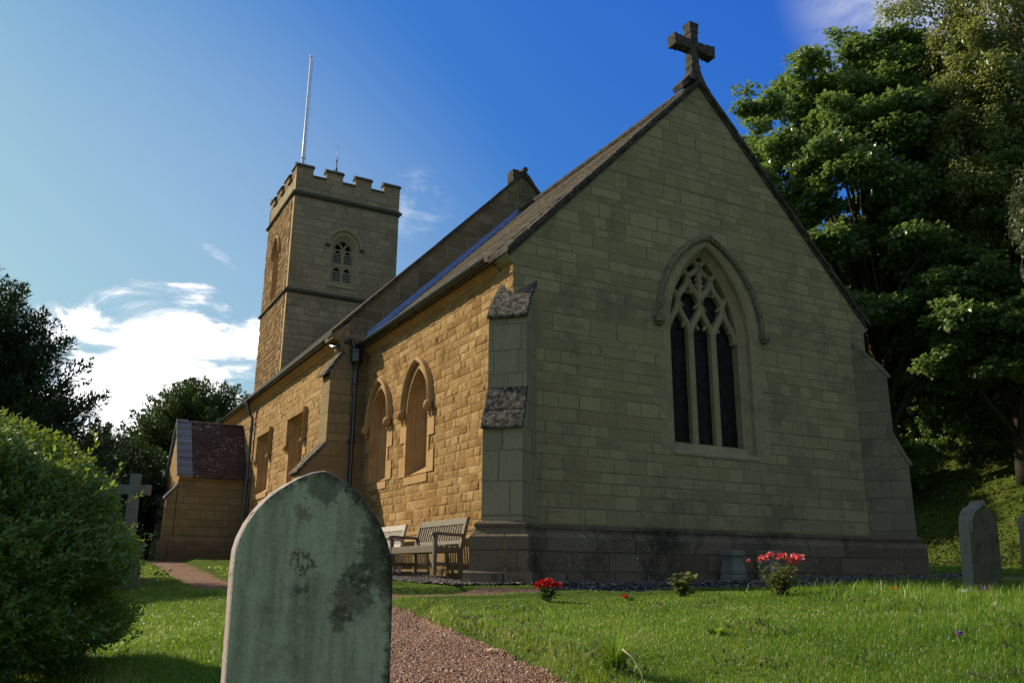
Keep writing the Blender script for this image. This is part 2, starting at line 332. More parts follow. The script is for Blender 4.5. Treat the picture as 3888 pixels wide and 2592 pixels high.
def hoodmould(name, parent, fn, c, a, zs, za, wdt, proj, mat, stops=None, smat=None, dz=.06):
    mb = MB(); offs = ((0,.0),(.01,-proj*.75),(wdt*.45,-proj),(wdt*.8,-proj*.8),(wdt,0))
    rings = []
    for o, d in offs:
        cv = archcurve(c, a+o, zs, za+o*1.25); cv = [(cv[0][0], zs-dz)] + cv + [(cv[-1][0], zs-dz)]
        rings.append([fn(u, v, d) for u, v in cv])
    mb.loft(rings, False)
    for e in (0, -1): mb.face([mb.add(r[e]) for r in rings])
    o = mb.build(name, mat, parent)
    return o
def headstop(name, parent, p, r, mat):           # carved head under the end of a hood mould
    mb = MB(); mb.ball(p, r, 10, 8, (1,.95,1.2)); mb.ball((p[0]-r*.55, p[1], p[2]-r*.5), r*.5, 8, 6, (1,.9,.8)); mb.ball((p[0]-r*.8, p[1], p[2]-r*.05), r*.25, 6, 5); mb.ball((p[0]+r*.2, p[1], p[2]+r*.65), r*.85, 8, 6, (1,1.05,.6))
    mb.ball((p[0]+r*.35, p[1], p[2]-r*1.5), r*.5, 8, 6, (.8,.9,1.3))
    return mb.build(name, mat, parent, True)

# ---- chancel: gable wall facing east
def cop(n): return 5.53 + 1.036*(n if n <= HH else Wd-n)
EC = HH; EA = 1.06; EZ0 = 2.1; EZS = 4.45; EZA = 6.34
outl = [(0,-.4),(Wd,-.4),(Wd,cop(0)-.1),(HH,cop(HH)-.1),(0,cop(0)-.1)]
eo = arch(EC, EA, EZ0, EZS, EZA, 14)
mb = MB(); mb.holes(outl, [eo], EW)
mb.prism([(0,cop(0)-.42),(0,cop(0)-.12),(-.16,cop(-.16)-.12),(-.17,5.24),(-.08,5.15)], lambda u, v, t: (u, t, v), .0, .46)
mb.prism([(Wd,cop(0)-.42),(Wd,cop(0)-.12),(Wd+.16,cop(-.16)-.12),(Wd+.17,5.24),(Wd+.08,5.15)], lambda u, v, t: (u, t, v), .0, .46)
mb.build('gable_wall', M['ashlar'], CH)
# east window
win = thing('window', None, None); win.parent = CH
mb = MB(); p0 = eo; p1 = arch(EC, EA-.05, EZ0+.05, EZS, EZA-.05, 14); p2 = arch(EC, EA-.06, EZ0+.07, EZS, EZA-.06, 14); p3 = arch(EC, .91, EZ0+.2, EZS, EZA-.16, 14); p4 = arch(EC, .875, EZ0+.22, EZS, EZA-.19, 14)
reveal(mb, [(p0,0),(p1,.03),(p2,.13),(p3,.22),(p4,.24),(p4,.46)], EW); mb.build('frame', M['dressedgrey'], win)
mb = MB(); mb2 = MB()                           # flush dressed jamb stones round the opening
zz = 2.15; k = 0
while zz < 4.35:
    hh = .30 + .08*((k*7) % 3); wq = .15 if k % 2 else .27
    for sgn, q_ in ((-1, mb), (1, mb2)):
        u0, u1 = EC+sgn*(EA+.001), EC+sgn*(EA+wq)
        q_.prism([(min(u0,u1),zz+.003),(max(u0,u1),zz+.003),(max(u0,u1),zz+hh-.003),(min(u0,u1),zz+hh-.003)], EW, -.004, .05)
    zz += hh; k += 1
mb.build('jamb_stones', M['dressedgrey'], win); mb2.build('jamb_stones', M['dressedgrey'], win)
mb = MB(); cv0 = archcurve(EC, EA+.001, EZS, EZA, 14); cv1 = archcurve(EC, EA+.2, EZS, EZA+.08, 14)
mb.loft([[EW(u,v,-.006) for u,v in cv0],[EW(u,v,-.006) for u,v in cv1],[EW(u,v,.02) for u,v in cv1]], False); mb.build('arch_stones', M['dressedgrey'], win)
mb = MB(); mb.holes(p4, [], lambda u, v: EW(u, v, .40)); mb.build('glass', M['glass'], win)
hoodmould('hood_mould', win, EW, EC, EA+.19, 4.6, EZA+.06, .12, .10, M['hood'])
for sg in (-1, 1):
    mb = MB(); x = EC+sg*(EA+.27); mb.box(x-.1, x+.1, -.13, .02, 4.5, 4.62); mb.box(x-.07, x+.07, -.1, .02, 4.45, 4.5); mb.build('hood_stop', M['hood'], win, bevel=.01)
mb = MB(); mb.prism([(-.012,2.06),(-.012,2.10),(.38,2.36),(.5,2.36),(.5,2.06)], lambda u, v, t: (t, u, v), EC-EA+.012, EC+EA-.012); mb.build('sill', M['dressedgrey'], win)
# tracery: bars follow curves in the window plane
tr = MB()
def bar(pts, w=.062, d0=.245, d1=.385, ch=.035):
    P = [Vector((u, v)) for u, v in pts]; L = []
    for i, p in enumerate(P):
        d = (P[min(i+1, len(P)-1)]-P[max(i-1, 0)]).normalized(); L.append(Vector((-d.y, d.x)))
    rings = []
    for off, dd in ((-1, d1), (-1, d0+ch), (-.3, d0), (.3, d0), (1, d0+ch), (1, d1)):
        rings.append([EW(p.x+n.x*w*off, p.y+n.y*w*off, dd) for p, n in zip(P, L)])
    ids = [[tr.add(q) for q in r] for r in rings]
    for a, b in zip(ids[:-1], ids[1:]):
        for i in range(len(P)-1): tr.face((a[i], a[i+1], b[i+1], b[i]))
    for e in (0, len(P)-1): tr.face([r[e] for r in ids])
def bez(p0, p1, p2, p3, n=10):
    out = []
    for i in range(n+1):
        t = i/n; a = (1-t)**3; b = 3*t*(1-t)**2; c = 3*t*t*(1-t); d = t**3
        out.append((a*p0[0]+b*p1[0]+c*p2[0]+d*p3[0], a*p0[1]+b*p1[1]+c*p2[1]+d*p3[1]))
    return out
A = .865; m3 = A/3
def X(pts, sg): return [(EC+sg*u, v if v < 4.42 else 4.42+(v-4.42)*1.22) for u, v in pts]
for sg in (-1, 1):
    bar(X([(m3,2.3),(m3,3.2),(m3,4.46)], sg), .07)
    bar(X(bez((m3,4.42),(m3,4.72),(.03,4.72),(0,5.02)), sg), .062)             # centre light ogee
    bar(X(bez((m3,4.42),(m3,4.72),(2*m3-.05,4.72),(2*m3,5.0)), sg), .062)      # outer light ogee, inner side
    bar(X(bez((A,4.42),(A,4.72),(2*m3+.05,4.72),(2*m3,5.0)), sg), .062)
    bar(X(bez((0,5.02),(.0,5.22),(m3-.04,5.2),(m3,5.45)), sg), .062)           # reticulation over the mullion
    bar(X(bez((2*m3,5.0),(2*m3,5.2),(m3+.05,5.2),(m3,5.45)), sg), .062)
    bar(X(bez((2*m3,5.0),(2*m3+.02,5.12),(.68,5.16),(.74,5.26)), sg), .055)
    bar(X(bez((m3,5.42),(m3+.02,5.55),(.42,5.5),(.49,5.66)), sg), .055)
    bar(X(bez((m3,5.42),(m3-.02,5.56),(.05,5.5),(0,5.72)), sg), .055)
    bar(X(bez((0,5.6),(.02,5.74),(.18,5.72),(.22,5.94)), sg), .05)
    # cusps
    for (cx, cz, dx, dz) in ((.11,4.62,-.07,.02),(.20,4.58,0,0),(m3+.12,4.62,.06,.02),(A-.1,4.64,-.07,.0)):
        bar(X([(cx+.03,cz+.06),(cx+dx*.6,cz-.04)], sg), .028, .28, .36, .02)
    for (x0, z0, x1, z1) in ((.06,5.0,.15,4.93),(.07,4.84,.16,4.8),(2*m3-.05,5.02,2*m3-.15,4.95),(2*m3-.07,4.84,2*m3-.16,4.8),(m3-.1,5.28,m3-.04,5.18),(m3+.1,5.28,m3+.04,5.18),(.02,5.28,.1,5.36),(.02,5.45,.1,5.42)):
        bar(X([(x0,z0),(x1,z1)], sg), .026, .28, .36, .02)
bar(X([(0,4.98),(0,5.3),(0,5.74)], 1), .06)
tr.build('tracery', M['dressedgrey'], win)

# plinth round the east end (dark)
def plinth_run(mb, path, z0=-.5):               # path: (x, y, outward nx, ny) mitred profile
    prof = [(.12,z0),(.12,.12),(.115,.52),(.06,.60),(.06,.645),(.075,.66),(.075,.705),(.03,.73),(0,.735)]
    mb.loft([[(x+nx*o, y+ny*o, z) for o, z in prof] for x, y, nx, ny in path], False)
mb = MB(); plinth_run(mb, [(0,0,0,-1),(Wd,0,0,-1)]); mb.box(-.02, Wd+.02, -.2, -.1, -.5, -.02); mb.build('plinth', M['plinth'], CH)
mb = MB(); plinth_run(mb, [(0,0,-1,0),(0,LC+.2,-1,0)]); mb.build('plinth', M['plinthgold'], CH)
# verge coping stones of the chancel gable
mb = MB(); rs = random.Random(3)
for sg in (0, 1):
    n = -.16
    while n < HH-.02:
        n1 = min(HH, n+rs.uniform(.38,.6)); lift = rs.uniform(0,.022)
        f = (lambda q: q) if sg == 0 else (lambda q: Wd-q)
        a, b = cop(n)+lift-.02, cop(n1)+lift-.045
        q = [(n,a-.08),(n1+.03,cop(n1)-.12),(n1+.03,b+.03),(n,a)]
        mb.prism(q, lambda u, v, t: (f(u), t, v), -.075-rs.uniform(0,.012), .30)
        n = n1
mb.tube([(HH,-.09,10.09),(HH,.3,10.09)], .06, 8)
mb.build('coping', M['coping'], CH)
mb = MB()                                       # roll under the verge
for f in ((lambda q: q), (lambda q: Wd-q)):
    mb.prism([(-.1,cop(-.1)-.2),(HH,cop(HH)-.2),(HH,cop(HH)-.1),(-.1,cop(-.1)-.1)], lambda u, v, t: (f(u), t, v), -.035, .05)
mb.build('verge_moulding', M['coping'], CH)
# gable cross
cr = MB(); cx, cs = HH, .13
def sect(z, w, d): return [(cx-w,cs-d,z),(cx+w,cs-d,z),(cx+w,cs+d,z),(cx-w,cs+d,z)]
cr.loft([sect(10.02,.2,.16), sect(10.22,.14,.125), sect(10.36,.112,.11), sect(10.43,.125,.118), sect(10.45,.10,.105), sect(11.22,.098,.105), sect(11.235,.115,.118), sect(11.27,.115,.118), sect(11.3,.105,.11), sect(11.47,.128,.125)], True, True)
def sect2(x, h, d): return [(x,cs-d,10.915-h),(x,cs+d,10.915-h),(x,cs+d,10.915+h),(x,cs-d,10.915+h)]
for sg in (-1, 1):
    cr.loft([sect2(cx+sg*.07,.11,.112), sect2(cx+sg*.34,.108,.112), sect2(cx+sg*.35,.128,.124), sect2(cx+sg*.39,.128,.124), sect2(cx+sg*.41,.115,.115), sect2(cx+sg*.55,.14,.125)], True, True)
gc = cr.build('gable_cross', M['coping'], CH, bevel=.006)
mb = MB()
for sg in (-1, 1): mb.prism([(cx+sg*.02,10.08),(cx+sg*.02,10.26),(cx+sg*.11,10.24),(cx+sg*.40,9.92),(cx+sg*.36,9.8)], lambda u, v, t: (u, t, v), .04, .36)
mb.build('base', M['coping'], gc, bevel=.01)

# ---- chancel roof
zr = lambda n: 5.54 + 1.0*n
mb = MB()
ev = -.26
for f in ((lambda q: q), (lambda q: Wd-q)):
    pts = [(0,.0,zr(0)),(HH,.0,zr(HH)),(HH,LC,zr(HH)),(ev,LC,zr(ev)),(ev,.46,zr(ev))]
    mb.poly([(f(x), y, z) for x, y, z in pts]); mb.poly([(f(x), y, z-.1) for x, y, z in pts])
    q = [(f(x), y, z) for x, y, z in pts]; r = [(f(x), y, z-.1) for x, y, z in pts]
    mb.face([mb.add(q[4]), mb.add(q[0]), mb.add(r[0]), mb.add(r[4])]); mb.face([mb.add(q[3]), mb.add(q[4]), mb.add(r[4]), mb.add(r[3])])
    # individual courses of slates along the lower eave and verge
    for k in range(24):
        n0 = ev + .19*k
        if n0 > HH-.2: break
        mb.prism([(n0,zr(n0)+.004),(n0+.2,zr(n0+.2)+.004),(n0+.2,zr(n0+.2)+.012),(n0-.012,zr(n0)+.03)], lambda u, v, t: (f(u), t, v), .302 if n0 > 0 else .47, LC-.005)
roof = mb.build('chancel_roof', M['slate'], CH)
mb = MB(); mb.tube([(HH,.3,zr(HH)+.02),(HH,LC,zr(HH)+.02)], .1, 10); mb.build('ridge_tile', M['coping'], roof)
mb = MB()                                       # stepped lead flashing against the nave gable
n = -.05; k = 0
while n < HH-.25:
    n1 = min(n+.8, HH-.2); l = .006*(k % 2)
    mb.prism([(n,zr(n)+.02),(n1+.03,zr(n1+.03)+.02),(n1+.03,zr(n1+.03)+.045+l),(n,zr(n)+.045+l)], lambda u, v, t: (u, t, v), LC-.2, LC-.012)
    mb.prism([(n,zr(n)+.046),(n1,zr(n1)+.046),(n1,zr(n1)+.2+l),(n,zr(n)+.2+l)], lambda u, v, t: (u, t, v), LC-.03-l, LC-.004)
    n = n1; k += 1
mb.build('lead_flashing', M['lead'], roof)

# ---- chancel south wall with two pointed windows
S2 = dict(c=4.05, a=.56, z0=1.86, zs=3.2, za=4.08); S1 = dict(c=6.33, a=.56, z0=1.9, zs=3.2, za=4.08)
hl = [arch(q['c'], q['a'], q['z0'], q['zs'], q['za']) for q in (S2, S1)]
stone_wall('chancel_wall', M['facing'], CH, 0, LC+.1, -.3, 5.3, SW, hl, 21)
mb = MB(); mb.box(.002,.3,.002,LC,-.4,-.3); mb.build('footing', M['rock'], CH)
mb = MB(); mb.box(Wd-.3, Wd, 0.01, LC, -.4, 5.35); mb.build('chancel_wall', M['rock'], CH)
for q, h in zip((S2, S1), hl):
    w = thing('window', None, None); w.parent = CH; c = q['c']
    mb = MB(); i1 = arch(c, .55, q['z0']+.0, q['zs'], q['za']-.015); i2 = arch(c, .37, q['z0']+.2, q['zs'], q['za']-.27); i3 = arch(c, .33, q['z0']+.22, q['zs'], q['za']-.34)
    m1 = arch(c,.535,q['z0']+.02,q['zs'],q['za']-.03); m2 = arch(c,.50,q['z0']+.05,q['zs'],q['za']-.08); m3_ = arch(c,.515,q['z0']+.05,q['zs'],q['za']-.06); reveal(mb, [(h,-.030),(i1,.03),(m1,.05),(m1,.09),(m3_,.10),(m2,.13),(m2,.17),(i2,.29),(i2,.33),(i3,.34),(i3,.42)], SW); mb.build('frame', M['dressed'], w)
    mb = MB(); mb.holes(i3, [], lambda u, v: SW(u, v, .40)); mb.build('glass', M['glass'], w)
    mb = MB()
    for u in (-.11, .11): mb.box(.372, .40, c+u-.008, c+u+.008, q['z0']+.22, q['za']-.6)
    for z in (2.3, 2.62, 2.94): mb.box(.37, .40, c-.33, c+.33, z-.008, z+.008)
    mb.build('glazing_bars', M['iron'], w)
    mb = MB(); mb2 = MB(); zz = q['z0']; k = 0
    while zz < q['zs']-.1:
        hh = (.42,.3,.36,.28)[k % 4]; wq = (.34,.1)[k % 2]
        for sg, q_ in ((-1, mb), (1, mb2)):
            u0, u1 = c+sg*.561, c+sg*(.56+wq)
            q_.prism([(min(u0,u1),zz+.004),(max(u0,u1),zz+.004),(max(u0,u1),min(zz+hh,q['zs'])-.004),(min(u0,u1),min(zz+hh,q['zs'])-.004)], SW, -.030, .05)
        zz += hh; k += 1
    mb.build('jamb_stones', M['dressed'], w); mb2.build('jamb_stones', M['dressed'], w)
    mb = MB(); cv0 = archcurve(c, .561, q['zs'], q['za']); cv1 = archcurve(c, .68, q['zs'], q['za']+.12)
    mb.loft([[SW(u,v,-.030) for u,v in cv0],[SW(u,v,-.030) for u,v in cv1],[SW(u,v,.02) for u,v in cv1]], False); mb.build('arch_stones', M['dressed'], w)
    mb = MB(); mb.prism([(-.03,q['z0']-.17),(-.03,q['z0']-.02),(.33,q['z0']+.23),(.42,q['z0']+.23),(.42,q['z0']-.17)], lambda u, v, t: (u, t, v), c-.6, c+.6); mb.build('sill', M['dressed'], w)
    hoodmould('hood_mould', w, SW, c, .66, q['zs']+.1, q['za']+.12, .11, .13, M['dressed'])
    for sg in (-1, 1): headstop('carved_head', w, (-.10, c+sg*.72, q['zs']-.03), .095, M['dressed'])
# cornice below the chancel eave
mb = MB(); prof = [(.0,5.06),(-.02,5.09),(-.045,5.1),(-.06,5.13),(-.10,5.16),(-.15,5.17),(-.16,5.23),(-.16,5.27),(.05,5.42)]
mb.loft([[(x, y, z) for x, z in prof] for y in (.465, LC)], False); mb.build('cornice', M['dressed'], CH)
def gutter(name, n, z, s0, s1, r=.062):
    mb = MB(); R = []
    prof = [(-r*math.cos(t), -r*math.sin(t)) for t in [math.pi*k/10 for k in range(11)]] + [(r*.8*math.cos(t), -r*.8*math.sin(t)) for t in [math.pi*k/10 for k in range(11)]]
    mb.loft([[(n+a, s, z+b) for a, b in prof] for s in (s0, s1)], True, True)
    s = s0+.5
    while s < s1-.1:
        for w in (0,): mb.loft([[(n-(r+.012)*math.cos(t), s+dy, z-(r+.012)*math.sin(t)) for t in [math.pi*k/10 for k in range(11)]] for dy in (0,.035)], False)
        mb.box(n+r-.02, n+r+.14, s+.25, s+.275, z-.05, z-.02)
        s += .92
    mb.tube([(n-r,s0,z+.004),(n-r,s1,z+.004)], .019, 8)
    return mb.build(name, M['iron'], CH, False)
gutter('gutter', -.30, 5.275, .47, LC-.1)
# ---- buttresses
def wpiece(mb, prof, fn, w): mb.prism(prof, fn, -w, w)
def diag_buttress(ox, oy, cx, cyy, slabmat, stone):              # outward direction (ox, oy) from corner
    lx, ly = -oy, ox
    fn = lambda D, z, t: (cx+ox*D+lx*t, cyy+oy*D+ly*t, z)
    root = thing('buttress', None, None); root.parent = CH
    mb = MB(); wpiece(mb, [(-.5,-.3),(.56,-.3),(.56,2.2),(.34,2.78),(.33,2.78),(.33,4.06),(-.2,4.7),(-.5,4.7)], fn, .325); mb.build('shaft', stone, root)
    for pr_, w_ in (([(.27,2.80),(.43,2.47),(.50,2.47),(.33,2.86),(.27,2.9)], .335), ([(.38,2.53),(.58,2.15),(.635,2.15),(.635,2.185),(.46,2.53)], .345), ([(.20,4.22),(.34,4.02),(.40,4.02),(.40,4.06),(.22,4.33),(.1,4.34)], .345), ([(-.35,4.78),(.22,4.24),(.22,4.33),(-.05,4.62),(-.35,4.9)], .33)):
        mb = MB(); wpiece(mb, pr_, fn, w_); mb.build('weathering', slabmat, root, bevel=.008)
    mb = MB()
    o2 = [(.0,-.6),(.78,-.6),(.78,.0),(.70,.02),(.70,.50),(.63,.585),(.63,.63),(.645,.645),(.645,.69),(.6,.73),(.0,.73)]
    def ring(D0, w): return None
    pr = [(.14,-.6),(.14,.5),(.07,.585),(.07,.63),(.085,.645),(.085,.69),(.04,.73),(.0,.735)]
    rings = []
    for o, z in pr:
        D = .56+o; w = .325+o
        rings.append([fn(-.3, z, -w), fn(D, z, -w), fn(D, z, w), fn(-.3, z, w)])
    mb.loft(rings, False)
    wpiece(mb, [(-.2,-.6),(.77,-.6),(.77,-.03),(.70,.0),(-.2,.0)], fn, .53)
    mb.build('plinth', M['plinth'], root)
r2 = math.sqrt(.5)
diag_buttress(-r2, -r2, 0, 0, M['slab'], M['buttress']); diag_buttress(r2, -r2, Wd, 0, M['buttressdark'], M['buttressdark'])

# ---- nave
def ncop(n): return 5.58 + 1.0435*((n if n <= HH else Wd-n)+.96)
mb = MB(); g = [(NW,-.4),(NE_,-.4),(NE_,ncop(NW)-.1),(HH,ncop(HH)-.1),(NW,ncop(NW)-.1)]
mb.holes(g, [], lambda u, v: (u, LC, v))
mb.build('nave_gable', M['gable'], CH)
mb = MB()                                        # lower return of the gable beside the chancel, in golden ashlar
mb.prism([(NW,-.4),(0,-.4),(0,5.6),(NW,5.6)], lambda u, v, t: (u, t, v), LC-.006, LC+.2)
mb.build('gable_return', M['porchstone'], CH)
for f in ((lambda q: q), (lambda q: Wd-q)):      # corbelled kneeler
    mb = MB(); mb.prism([(NW,5.0),(NW,5.9),(-.94,5.5),(-.92,5.42),(-.72,5.36),(-.68,5.22)], lambda u, v, t: (f(u), t, v), LC-.05, LC+.55); mb.build('kneeler', M['porchstone'], CH)
mb = MB(); rs = random.Random(5)
for sg in (0, 1):
    f = (lambda q: q) if sg == 0 else (lambda q: Wd-q)
    n = -.96
    while n < HH-.02:
        n1 = min(HH, n+rs.uniform(.55,.85)); l = rs.uniform(0,.015)
        mb.prism([(n,ncop(n)-.1),(n1+.02,ncop(n1+.02)-.1),(n1+.02,ncop(n1+.02)+l-.01),(n,ncop(n)+l)], lambda u, v, t: (f(u), t, v), LC-.07, LC+.36)
        n = n1
    mb.prism([(HH-.35,ncop(HH-.35)-.02),(HH+.01,ncop(HH)-.02),(HH+.01,ncop(HH)+.06),(HH-.2,ncop(HH-.2)+.1),(HH-.36,ncop(HH-.36)+.06)], lambda u, v, t: (f(u), t, v), LC-.02, LC+.3)
mb.tube([(HH,LC-.12,ncop(HH)+.02),(HH,LC+.4,ncop(HH)+.02)], .08, 8)
mb.box(HH-.32, HH-.12, LC+.05, LC+.4, 10.8, 11.22)
mb.build('coping', M['coping'], CH)
WA = (11.0,12.5); WB = (14.95,16.45)             # two square headed windows
z0w, z1w = 2.3, 4.12
rect = lambda a, b, z0, z1: [(a,z0),(b,z0),(b,z1),(a,z1)]
stone_wall('nave_wall', M['facingnave'], CH, LC+.004, LN, -.4, 5.84, NS, [rect(*WA,z0w,z1w), rect(*WB,z0w,z1w)], 22, (.145,.19), (.2,.45), (.003,.013))
mb = MB(); mb.box(NE_-.4, NE_, LC+.02, LN, -.4, 5.9); mb.build('nave_wall', M['rocknave'], CH)
for a, b in (WA, WB):
    w = thing('window', None, None); w.parent = CH; mid = (a+b)/2
    mb = MB(); reveal(mb, [(rect(a,b,z0w,z1w),-.026),(rect(a+.02,b-.02,z0w+.02,z1w-.02),.04),(rect(a+.03,b-.03,z0w+.03,z1w-.03),.08),(rect(a+.06,b-.06,z0w+.06,z1w-.06),.09),(rect(a+.06,b-.06,z0w+.06,z1w-.06),.13),(rect(a+.16,b-.16,z0w+.16,z1w-.16),.2),(rect(a+.17,b-.17,z0w+.17,z1w-.17),.42)], NS)
    bars = [(mid-.07,z0w+.16),(mid+.07,z0w+.16),(mid+.07,z1w-.16),(mid-.07,z1w-.16)]
    mb.prism(bars, NS, .22, .38)
    for c in ((a+.17+mid-.07)/2, (b-.17+mid+.07)/2):
        hw = (mid-.07-a-.17)/2; ap = archcurve(c, hw, z1w-.55, z1w-.2, 6)
        poly = [(c-hw,z1w-.16)] + [(c-hw,z1w-.55)] + ap[1:-1] + [(c+hw,z1w-.55),(c+hw,z1w-.16)]
        mb.prism([(c-hw,z1w-.16)] + ap[:7] + [(c,z1w-.16)], NS, .24, .36); mb.prism([(c,z1w-.16)] + ap[6:] + [(c+hw,z1w-.16)], NS, .24, .36)
    mb.build('frame', M['dressed'], w)
    mb = MB(); mb.holes(rect(a+.16,b-.16,z0w+.16,z1w-.16), [], lambda u, v: NS(u, v, .40)); mb.build('glass', M['glass'], w)
    mb = MB(); mb2 = MB(); zz = z0w; k = 0
    while zz < z1w-.05:
        hh = (.4,.3,.36)[k % 3]; wq = (.3,.1)[k % 2]
        for u0, u1, q_ in ((a-wq,a-.001,mb),(b+.001,b+wq,mb2)): q_.prism(rect(u0,u1,zz+.004,min(zz+hh,z1w+.05)-.004), NS, -.026, .05)
        zz += hh; k += 1
    mb.build('jamb_stones', M['dressed'], w); mb2.build('jamb_stones', M['dressed'], w); mb = MB(); mb.prism(rect(a-.1,b+.1,z1w+.052,z1w+.2), NS, -.026, .05); mb.build('lintel', M['dressed'], w)
    mb = MB()
    path = [(a-.2,z0w+1.15),(a-.2,z1w+.2),(b+.2,z1w+.2),(b+.2,z0w+1.15)]; inn = [(a-.08,z0w+1.15),(a-.08,z1w+.08),(b+.08,z1w+.08),(b+.08,z0w+1.15)]
    mb.loft([[NS(u,v,0) for u,v in inn],[NS(u,v,-.10) for u,v in inn],[NS(u,v,-.13) for u,v in path],[NS(u,v,0) for u,v in path]], False)
    for e in (0,3): mb.face([mb.add(NS(*inn[e],0)), mb.add(NS(*inn[e],-.1)), mb.add(NS(*path[e],-.13)), mb.add(NS(*path[e],0))])
    mb.build('hood_mould', M['dressed'], w)
    for u in (a-.15, b+.15): headstop('carved_head', w, (NW-.09, u, z0w+1.08), .075, M['dressed'])
    mb = MB(); mb.prism([(NW-.05,z0w-.15),(NW-.05,z0w),(NW+.25,z0w+.17),(NW+.42,z0w+.17),(NW+.42,z0w-.15)], lambda u, v, t: (u, t, v), a-.1, b+.1); mb.build('sill', M['dressed'], w)
mb = MB(); plinth_run(mb, [(NW,LC+.5,-1,0),(NW,LN,-1,0)]); mb.build('plinth', M['plinthgold'], CH)
mb = MB(); q = NW
prof = [(q,5.36),(q-.03,5.40),(q-.06,5.41),(q-.09,5.46),(q-.14,5.49),(q-.2,5.50),(q-.21,5.56),(q-.21,5.62),(q+.05,5.8)]
mb.loft([[(x, y, z) for x, z in prof] for y in (LC+.3, LN)], False); mb.build('cornice', M['dressed'], CH)
gutter('gutter', -.80, 5.61, LC+.6, LN-.1)
nzr = lambda n: 5.47 + 1.0435*(n+.96)
mb = MB()
for f in ((lambda q: q), (lambda q: Wd-q)):
    for dz in (0, -.1): mb.poly([(f(-.78), LC+.3, nzr(-.78)+dz),(f(HH), LC+.3, nzr(HH)+dz),(f(HH), LN+.1, nzr(HH)+dz),(f(-.78), LN+.1, nzr(-.78)+dz)])
    mb.poly([(f(-.78), LC+.3, nzr(-.78)),(f(-.78), LN+.1, nzr(-.78)),(f(-.78), LN+.1, nzr(-.78)-.1),(f(-.78), LC+.3, nzr(-.78)-.1)])
    for k in range(27):
        n0 = -.78 + .19*k
        mb.prism([(n0,nzr(n0)+.004),(n0+.2,nzr(n0+.2)+.004),(n0+.2,nzr(n0+.2)+.012),(n0-.012,nzr(n0)+.03)], lambda u, v, t: (f(u), t, v), LC+.365, LN+.09)
mb.build('nave_roof', M['slate'], CH)
mb = MB(); mb.holes([(NW,-.4),(NE_,-.4),(NE_,ncop(NW)-.15),(HH,ncop(HH)-.15),(NW,ncop(NW)-.15)], [], lambda u, v: (u, LN+.05, v)); mb.build('nave_gable', M['towerstone'], CH)
# stepped buttress at the nave corner
root = thing('buttress', None, None); root.parent = CH
fb = lambda p, z, t: (NW-p, t, z)
mb = MB(); mb.prism([(-.1,-.3),(.97,-.3),(.97,2.2),(.41,2.84),(.40,4.64),(.0,5.2),(-.1,5.2)], fb, LC+.004, LC+.68); mb.build('shaft', M['porchstone'], root)
for pr, e in (([(.36,2.86),(.66,2.5),(.74,2.5),(.74,2.53),(.42,2.9)],.012), ([(.64,2.56),(.98,2.14),(1.05,2.14),(1.05,2.18),(.72,2.57)],.022), ([(.24,4.86),(.43,4.58),(.53,4.52),(.53,4.57),(.30,4.9)],.015), ([(-.02,5.2),(.3,4.8),(.34,4.86),(.02,5.3)],.01)):
    mb = MB(); mb.prism(pr, fb, LC-e, LC+.684+e); mb.build('weathering', M['slab'], root, bevel=.006)
mb = MB(); mb.prism([(0,-.6),(1.09,-.6),(1.09,.52),(1.03,.6),(1.03,.7),(0,.74)], fb, LC-.12, LC+.8); mb.build('plinth', M['plinthgold'], root)
# rainwater pipes
def pipe(name, pts, r=.05): 
    mb = MB(); mb.tube(pts, r, 10); return mb
px, ps = -.31, LC-.11
mb = pipe('', [(px,ps,-.1),(px,ps,4.75)]); 
for z in (.9,2.95): mb.tube([(px,ps,z-.06),(px,ps,z+.06)], .064, 10); mb.box(px-.1,px+.1,ps+.02,ps+.1,z-.02,z+.02)
for z in (4.55,): mb.tube([(px,ps,z-.25),(px,ps,z-.22),(px,ps,z),(px,ps,z+.03)], [.056,.066,.066,.056], 10)
dp = mb.build('downpipe', M['iron'], CH)
mb = MB(); mb.tube([(px,ps,4.66),(px,ps,4.78),(px,ps,4.86),(px,ps,4.87),(px,ps,5.1),(px,ps,5.11),(px,ps,5.16),(px,ps,5.16),(px,ps,5.1)], [.06,.085,.13,.148,.148,.168,.168,.14,.14], 12); mb.build('hopper_head', M['iron'], dp)
mb = MB(); mb.tube([(-.80,LC+.62,5.56),(-.80,LC+.45,5.36),(-.78,LC+.3,5.28),(-.7,LC+.12,5.27),(-.55,LC-.08,5.37),(-.5,ps,5.44),(-.44,ps,5.4),(-.36,ps,5.12)], .05, 10); mb.tube([(-.80,LC+.56,5.63),(-.8,LC+.56,5.42)], .06, 10); mb.build('swan_neck', M['iron'], dp)
mb = MB(); mb.tube([(-.3,LC-.12,5.25),(-.3,LC-.12,5.1)], .045, 8); mb.build('outlet', M['iron'], dp)
mb = pipe('', [(NW-.1,17.55,-.1),(NW-.1,17.55,5.0),(NW-.2,17.6,5.2),(-.78,17.65,5.45),(-.80,17.65,5.62)])
for z in (1.2,2.9,4.6): mb.tube([(NW-.1,17.55,z-.06),(NW-.1,17.55,z+.06)], .064, 10)
mb.tube([(-.80,17.65,5.47),(-.8,17.65,5.7)], .075, 10)
mb.build('downpipe', M['iron'], CH)
mb = MB(); mb.tube([(NW-.05,17.2,1.5),(NW-.05,17.2,5.3)], .018, 6); mb.build('cable', M['iron'], CH)

